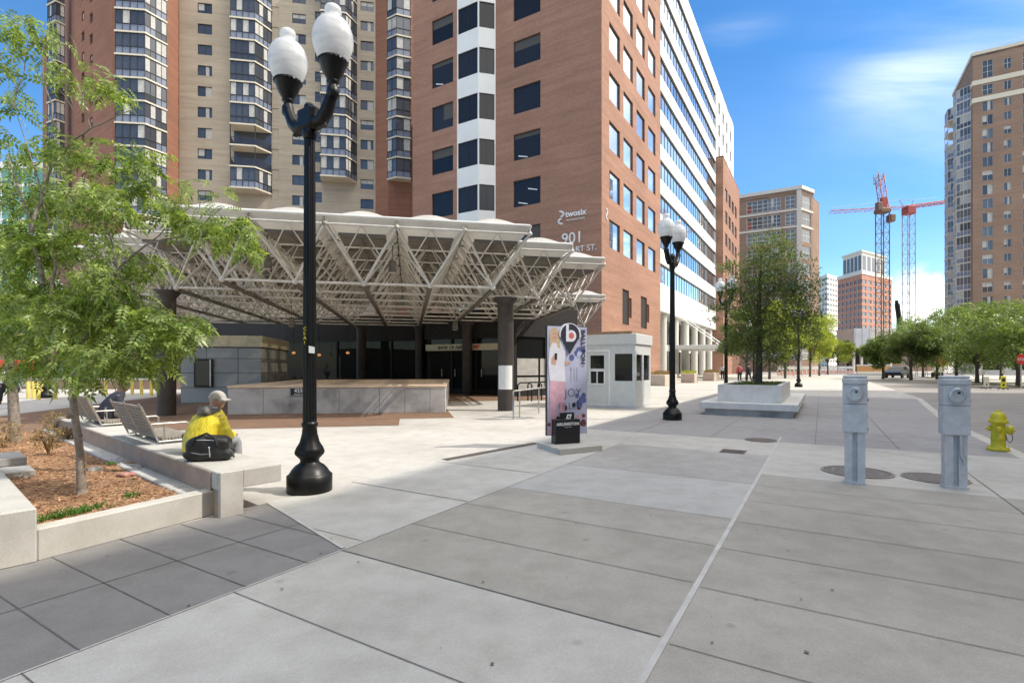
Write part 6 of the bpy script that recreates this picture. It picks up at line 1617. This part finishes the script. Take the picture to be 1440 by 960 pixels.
def cluster(n, r, l, w, rng):
    q = []
    for k in range(n):
        a = rng.uniform(0, 6.28); b = leaflet(0, 0, (math.cos(a), math.sin(a), 0), l, w); b = np.array(b); t = rng.uniform(-.8, .8); c_, s_ = math.cos(t), math.sin(t)
        b = b @ np.array([[c_, 0, s_], [0, 1, 0], [-s_, 0, c_]]); q.append(b + rng.uniform(-r, r, 3))
    return np.array(q)
def crown_mesh(name, pts, tmpl, mat, rng, smin=.75, smax=1.25, droop=.35):
    n = len(pts); m_, four = tmpl.shape[0], 4; T = tmpl.reshape(-1, 3); Rm = rot_mats(n, rng, droop); sc = rng.uniform(smin, smax, n)
    V = np.einsum('nij,kj->nki', Rm, T) * sc[:, None, None] + pts[:, None, :]; V = V.reshape(-1, 3)
    nf = n * m_; me = bpy.data.meshes.new(name); me.vertices.add(len(V)); me.vertices.foreach_set('co', V.astype(np.float32).ravel())
    me.loops.add(nf * 4); me.loops.foreach_set('vertex_index', np.arange(nf * 4, dtype=np.int32)); me.polygons.add(nf); me.polygons.foreach_set('loop_start', np.arange(0, nf * 4, 4, dtype=np.int32))
    me.update(calc_edges=True); me.materials.append(MATS[mat]); return me
def shell(c, r, n, rng, inner=.35):
    d = rng.normal(size=(n, 3)); d /= np.linalg.norm(d, axis=1)[:, None]; k = rng.uniform(inner, 1, n) ** .6
    return np.array(c) + d * k[:, None] * np.array(r)
def limb(mb, a, b, r0, r1, rng, n=5, sag=.08, m=0):
    a, b = np.array(a), np.array(b); L_ = np.linalg.norm(b - a); pts = []
    for i in range(n + 1):
        t = i / n; p = a * (1 - t) + b * t + np.array([0, 0, 1]) * sag * L_ * math.sin(math.pi * t) + (rng.uniform(-.03, .03, 3) * L_ if 0 < i < n else 0); pts.append(tuple(p))
    mb.tube(pts, [r0 + (r1 - r0) * i / n for i in range(n + 1)], 7, m); return pts

# the big locust at the left
rng = np.random.default_rng(21)
Y1 = 5.35; tb = at(115, Y1); T1 = thing('locust_tree', 'young locust tree with light green feathery leaves in the mulch bed', 'tree', (*tb, .18))
def p3(u, v, dy=0.0): return (*at(u, Y1 + dy), zat(v, Y1 + dy))
CL = [(22, 45, 34, 34, .1), (66, 42, 26, 26, 0), (10, 95, 20, 30, .2), (75, 105, 32, 20, .1), (140, 122, 48, 20, 0), (25, 150, 30, 22, .3), (20, 220, 40, 42, .3), (85, 205, 26, 16, -.1), (118, 222, 40, 26, .2), (185, 226, 48, 30, .1), (60, 285, 60, 40, .4), (140, 285, 50, 34, -.2), (200, 262, 34, 24, .2), (248, 300, 36, 30, 0), (262, 264, 10, 14, .1), (296, 326, 36, 30, .1), (311, 275, 8, 22, 0), (345, 330, 28, 34, 0), (110, 345, 70, 40, .3), (30, 345, 50, 50, .2), (60, 415, 65, 45, .2), (150, 400, 46, 34, -.1), (205, 372, 26, 30, .3), (30, 480, 48, 46, .3), (110, 462, 80, 46, 0), (178, 440, 46, 36, .2), (212, 472, 50, 40, 0), (245, 492, 34, 32, -.1), (262, 470, 16, 20, 0), (275, 476, 10, 22, 0), (150, 518, 66, 26, -.2), (214, 528, 32, 24, .1), (60, 528, 54, 26, .2), (108, 545, 28, 14, -.3)]
pts = []
for (u, v, ru, rv, dy) in CL:
    k = (Y1 + dy) / F; nleaf = int(ru * rv * 3.14 / (56 if v > 250 else 85)); pts.append(shell(p3(u - 3, v - (16 if v > 450 else 4), dy), (ru * k * .86, min(.5, (ru + rv) * .45 * k + .1), rv * k * .84), nleaf, rng, .1))
pts = np.concatenate(pts)
cm = crown_mesh('crown', pts, pinnate(6, .19, .062, .026), 'leaf_locust', rng, .65, 1.15, .15); o = link('crown', cm, T1); o.location = tuple(-np.array([*tb, .18]))
mb = MB()
lean = [p3(115, 692), p3(113, 640, .02), p3(104, 575, .02), p3(101, 535, .03), p3(106, 500, .03)]
lean[0] = (*tb, .14); mb.tube(lean, [.044, .036, .034, .031, .029], 12); mb.tube([(*tb, .14), (*tb, .22)], [.066, .041], 12)
for q in ((97, 585, -.06, .03), (108, 548, -.06, .028), (112, 612, -.07, .026), (100, 560, .05, .03)): mb.ball(p3(q[0], q[1], q[2]), q[3], 0, 8, 6)
f0 = p3(106, 500, .03)
BR = [((106, 500), (60, 400), .027, .02), ((60, 400), (44, 330), .024, .018), ((44, 330), (68, 245), .018, .014), ((68, 245), (78, 225), .014, .012), ((78, 225), (60, 80), .010, .004), ((78, 225), (128, 180), .012, .008), ((128, 180), (185, 155), .008, .004), ((44, 330), (10, 215), .014, .006), ((106, 500), (140, 440), .025, .018), ((140, 440), (165, 380), .02, .014), ((165, 380), (205, 345), .014, .009), ((205, 345), (300, 325), .009, .004), ((165, 380), (140, 285), .012, .005), ((205, 345), (270, 290), .008, .003), ((106, 500), (72, 455), .022, .014), ((72, 455), (20, 470), .016, .006), ((72, 455), (75, 350), .02, .012), ((75, 350), (62, 290), .012, .006), ((140, 440), (215, 470), .014, .005), ((106, 500), (190, 500), .012, .004), ((190, 500), (250, 490), .006, .003), ((165, 380), (195, 430), .008, .003), ((300, 325), (350, 322), .004, .002), ((62, 290), (20, 150), .008, .003), ((20, 150), (40, 60), .006, .003), ((205, 345), (262, 372), .006, .003), ((128, 180), (110, 120), .006, .003), ((72, 455), (60, 520), .01, .004), ((110, 490), (150, 520), .01, .003)]
for (a, b, r0, r1) in BR: limb(mb, p3(*a, rng.uniform(-.05, .05) if a != (106, 500) else .03), p3(*b, rng.uniform(-.1, .15)), r0, r1, rng, 4, .03)
mb.build('trunk', 'bark', T1)
# smaller tree behind it
Y2 = 9.2; tb2 = at(22, Y2); T2 = thing('locust_tree', 'slim young tree behind the seat wall blocks at the far left', 'tree', (*tb2, .18))
rng = np.random.default_rng(22); pts = []
for (u, v, ru, rv) in ((20, 470, 50, 40), (-30, 430, 60, 60), (40, 400, 50, 50), (-10, 360, 60, 50), (70, 440, 40, 40), (30, 340, 50, 40), (5, 520, 34, 16)):
    k = Y2 / F; pts.append(shell((*at(u, Y2), zat(v, Y2)), (ru * k, .6, rv * k), int(ru * rv / 20), rng, .1))
cm = crown_mesh('crown', np.concatenate(pts), pinnate(6, .19, .062, .026), 'leaf_locust', rng, .8, 1.25, .45); o = link('crown', cm, T2); o.location = tuple(-np.array([*tb2, .18]))
mb = MB(); mb.tube([(*tb2, .12), (*at(18, Y2), 1.0), (*at(12, Y2), 1.9), (*at(10, Y2 + .1), 2.4)], [.09, .075, .06, .045], 10)
for b in ((40, 400), (-20, 420), (70, 440), (5, 350)): limb(mb, (*at(11, Y2), 2.2), (*at(b[0], Y2), zat(b[1], Y2)), .035, .01, rng)
mb.build('trunk', 'bark', T2)

def tree(p, h, r, trunk_h, label, leaf, seed, nleaf, lsize, bark='dark_bark', group=None, z0=0.0, name='street_tree', tr=.12, flat=1.0, nclump=16, nlimb=7, cat='tree'):
    rng = np.random.default_rng(seed); o = thing(name, label, cat, (*p, z0), 0, group)
    mb = MB(); mb.tube([(0, 0, -.02), (.02, .01, trunk_h * .5), (0, .02, trunk_h), (.05, 0, trunk_h + (h - trunk_h) * .55)], [tr * 1.25, tr, tr * .85, tr * .3], 9)
    ch = (h - trunk_h); cz = trunk_h + ch * .5; pts = []
    for k in range(nclump):
        d = rng.normal(size=3); d /= np.linalg.norm(d); q = rng.uniform(.35, .92); c = np.array([d[0] * r * q, d[1] * r * q, cz + d[2] * ch * .5 * q * flat]); rr = r * rng.uniform(.2, .46)
        pts.append(shell(c, (rr, rr, rr * .72), nleaf // nclump, rng, .25))
        if k < nlimb: limb(mb, (0, 0, trunk_h * rng.uniform(.85, 1.1)), c, tr * .45, tr * .08, rng, 4, .06)
    mb2 = mb.data('trunk', bark); link('trunk', mb2, o); link('crown', crown_mesh('crown', np.concatenate(pts), cluster(5, lsize * .9, lsize, lsize * .5, rng), leaf, rng, .7, 1.3, None), o); return o
# planter tree: upright, fine leaved
pt = fr(PO, D1, 2.4, D2, .85); rng = np.random.default_rng(31); Yp = pt[1]
TP = thing('planter_tree', 'dark green fine leaved tree growing in the white concrete planter', 'tree', (*pt, .84)); pts = []
for (u, v, ru, rv) in ((1085, 350, 34, 30), (1060, 385, 40, 34), (1110, 385, 38, 36), (1045, 425, 34, 34), (1090, 420, 46, 40), (1130, 420, 26, 32), (1060, 465, 40, 34), (1105, 465, 42, 34), (1135, 448, 18, 22), (1040, 480, 30, 24), (1085, 500, 40, 22), (1150, 398, 9, 8), (1152, 440, 8, 7), (1020, 376, 14, 8), (1008, 432, 18, 7), (1005, 448, 12, 4), (1024, 408, 18, 12), (1142, 472, 14, 10)):
    k = Yp / F; pts.append(shell((*at(u, Yp), zat(v, Yp)), (ru * k, min(ru, 36) * k, rv * k), int(ru * rv * .46), rng, .1))
cm = crown_mesh('crown', np.concatenate(pts), cluster(4, .09, .085, .04, rng), 'leaf_dark', rng, .7, 1.3, None); o = link('crown', cm, TP); o.location = tuple(-np.array([*pt, .84]))
mb = MB(); mb.tube([(*pt, .8), (pt[0] + .03, pt[1], 2.2), (pt[0] + .02, pt[1], 3.6), (pt[0] + .1, pt[1], 5.4)], [.13, .10, .07, .02], 10)
for b in ((1050, 390), (1115, 390), (1040, 440), (1130, 440), (1060, 480), (1105, 480), (1008, 432), (1020, 376), (1085, 360)): limb(mb, (pt[0], pt[1], rng.uniform(1.7, 3.2)), (*at(b[0], Yp + rng.uniform(-.5, .5)), zat(b[1], Yp)), .022, .006, rng)
mb.build('trunk', 'dark_bark', TP)
mb = MB(); rg_ = random.Random(4)
for q in range(900):
    a = fr(PO, D1, rg_.uniform(.2, 4.8), D2, rg_.uniform(.2, 1.58)); h = rg_.uniform(.04, .16); t = rg_.uniform(0, 6.28)
    mb.face([(a[0] - .02 * math.cos(t), a[1] - .02 * math.sin(t), .84), (a[0] + .02 * math.cos(t), a[1] + .02 * math.sin(t), .84), (a[0] + rg_.uniform(-.08, .08), a[1] + rg_.uniform(-.08, .08), .84 + h)])
tag(mb.build('ground_cover', 'leaf_dark'), 'dark low ground cover in the white concrete planter', kind='stuff')
# street trees on the right
ST = [(1242, 62, 4.9, 1.7, 'leaf_street'), (1281, 56, 6.3, 2.1, 'leaf_dark'), (1318, 60, 7.6, 3.2, 'leaf_street'), (1345, 52, 7.2, 3.3, 'leaf_street'), (1374, 47, 6.6, 3.0, 'leaf_street'), (1432, 40, 7.3, 3.4, 'leaf_street'), (1408, 58, 8.0, 3.2, 'leaf_street'), (1298, 72, 8.6, 3.4, 'leaf_street'), (1470, 46, 8, 3.5, 'leaf_street')]  # second tree: its shade is put into the darker leaf colour
SL = ['leftmost street tree of the right hand row, by the pale hoarding', 'dark green street tree coloured as if shaded, with the low dark car beneath', 'bright street tree above the red road sign', 'street tree behind the right grey pedestal', 'street tree left of the cream folding sign', 'nearest street tree at the right edge with a dark trunk', 'taller street tree set back in front of the brown brick tower', 'tall pale green street tree behind the very dark one', 'street tree cut off by the right edge of the picture']
for i, ((u, Y, h, r, lf_), lab) in enumerate(zip(ST, SL)): tree(at(u, Y), h, r * 1.38, 1.25, lab, lf_, 100 + i, 4600, .18, group='street trees across the road', tr=.15, nclump=26, nlimb=6)
LT = ['nearest lime green tree behind the planter tree', 'second lime green tree along the pavement row', 'third lime green tree along the pavement row', 'fourth lime green tree along the pavement row', 'fifth lime green tree, right of the thin far lamp', 'sixth lime green tree near the site fence', 'seventh lime green tree near the site fence', 'smallest lime green tree at the far end of its row']
for i, (u, Y, h) in enumerate(((1050, 56, 8.2), (1082, 60, 9.6), (1104, 64, 10.4), (1122, 68, 11), (1139, 74, 10.8), (1152, 82, 9.6), (1164, 94, 8.0), (1178, 106, 7.0))):
    tree(at(u, Y), h, 3.0, 2.0, LT[i], 'leaf_lime' if i else 'leaf_street', 140 + i, 3000, .2, group='lime green trees along the pavement', tr=.13)
tree(at(1196, 125), 8.5, 3.2, 2, 'dark round tree at the foot of the orange brick tower', 'leaf_dark', 160, 1200, .3)
# left background trees and hedge
for i, (u, Y, h, r, lf_, lab) in enumerate(((20, 38, 6.4, 3.4, 'leaf_street', 'broad tree far left behind the vending cart'), (95, 40, 6.0, 3.0, 'leaf_street', 'broad tree behind the left lamp and bollards'), (165, 42, 6.8, 3.2, 'leaf_hedge', 'broad tree behind the bench and bollards'), (225, 44, 6.2, 2.8, 'leaf_dark', 'dark tree in the gap beside the dark column'))):
    tree(at(u, Y), h, r, 1.8, lab, lf_, 170 + i, 1500, .22, group='trees behind the yellow bollards', tr=.14)
def shrub(p, r, h, leaf, label, seed, n, ls, name='shrub', cat='shrub', group=None, z0=0.0, twig='dark_bark'):
    rng = np.random.default_rng(seed); o = thing(name, label, cat, (*p, z0), 0, group)
    mb = MB()
    for k in range(9):
        a = rng.uniform(0, 6.28); mb.tube([(0, 0, 0), (r * .3 * math.cos(a), r * .3 * math.sin(a), h * .5), (r * .8 * math.cos(a + .3), r * .8 * math.sin(a + .3), h * rng.uniform(.7, .98))], [.012, .008, .003], 5)
    link('stems', mb.data('stem', twig), o).name = 'stem'
    pts = shell((0, 0, h * .55), (r, r, h * .5), n, rng, .3); pts[:, 2] = np.maximum(pts[:, 2], .03); link('foliage', crown_mesh('foliage', pts, cluster(4, ls * .8, ls, ls * .45, rng), leaf, rng, .7, 1.3, None), o); return o
for i in range(9):
    u = -20 + i * 32; shrub(at(u, 35.2), 1.5, 1.7, 'leaf_hedge', 'clipped green hedge shrub behind the low brown wall, ' + ['leftmost of its row', 'second of its row', 'third of its row', 'left of the far lamp', 'middle of its row', 'right of the tree trunk', 'third from the kiosk', 'second from the kiosk', 'beside the grey kiosk'][i], 200 + i, 500, .12, 'hedge_shrub', 'hedge', 'hedge shrubs behind the low wall', .0)
for i, (u, v, r, h, lab) in enumerate(((68, 636, .22, .42, 'dry twiggy plant left of the big tree trunk'), (78, 606, .25, .4, 'dry twiggy plant behind the big tree trunk'), (5, 628, .25, .45, 'dry twiggy plant at the left picture edge'), (95, 618, .16, .25, 'low brown plant beside the tree trunk'))):
    shrub(ground(u, v, .2), r, h, 'leaf_dry', lab, 230 + i, 110, .045, 'dry_plant', 'plant', 'dry plants in the mulch', .18, 'leaf_dry')
# fresh green clump by the low wall
p = ground(103, 724, .19); mb = MB(); rg_ = random.Random(8)
for q in range(260):
    a, b = rg_.gauss(0, .13), rg_.gauss(0, .035); x, y = p[0] + dl[0] * a - dl[1] * b, p[1] + dl[1] * a + dl[0] * b; t = rg_.uniform(0, 6.28); h = rg_.uniform(.03, .085); w2 = .006
    dx, dy = rg_.uniform(-.05, .05), rg_.uniform(-.05, .05); mb.face([(x - w2 * math.cos(t), y - w2 * math.sin(t), .19), (x + w2 * math.cos(t), y + w2 * math.sin(t), .19), (x + dx * .7 + w2 * .8 * math.cos(t), y + dy * .7 + w2 * .8 * math.sin(t), .19 + h * .7), (x + dx * 1.3, y + dy * 1.3, .19 + h)])
tag(mb.build('lily_clump', 'leaf_bulb', loc=(*p, .19)), 'fresh green leaf clump beside the low concrete wall', 'plant')
for i, (u, v) in enumerate(((157, 655), (185, 700))):
    p = ground(u, v, .19); mb = MB(); rg_ = random.Random(40 + i)
    for q in range(40):
        x, y = p[0] + rg_.gauss(0, .03), p[1] + rg_.gauss(0, .03); t = rg_.uniform(0, 6.28); mb.face([(x, y, .2), (x + .025 * math.cos(t), y + .025 * math.sin(t), .2 + rg_.uniform(.02, .06)), (x + .03 * math.cos(t + .5), y + .03 * math.sin(t + .5), .2 + rg_.uniform(.01, .05))])
    tag(mb.build('weed', 'leaf_bulb', loc=(*p, .19)), ['small green weed near the red wrapper', 'faint green weed near the low wall'][i], 'plant')
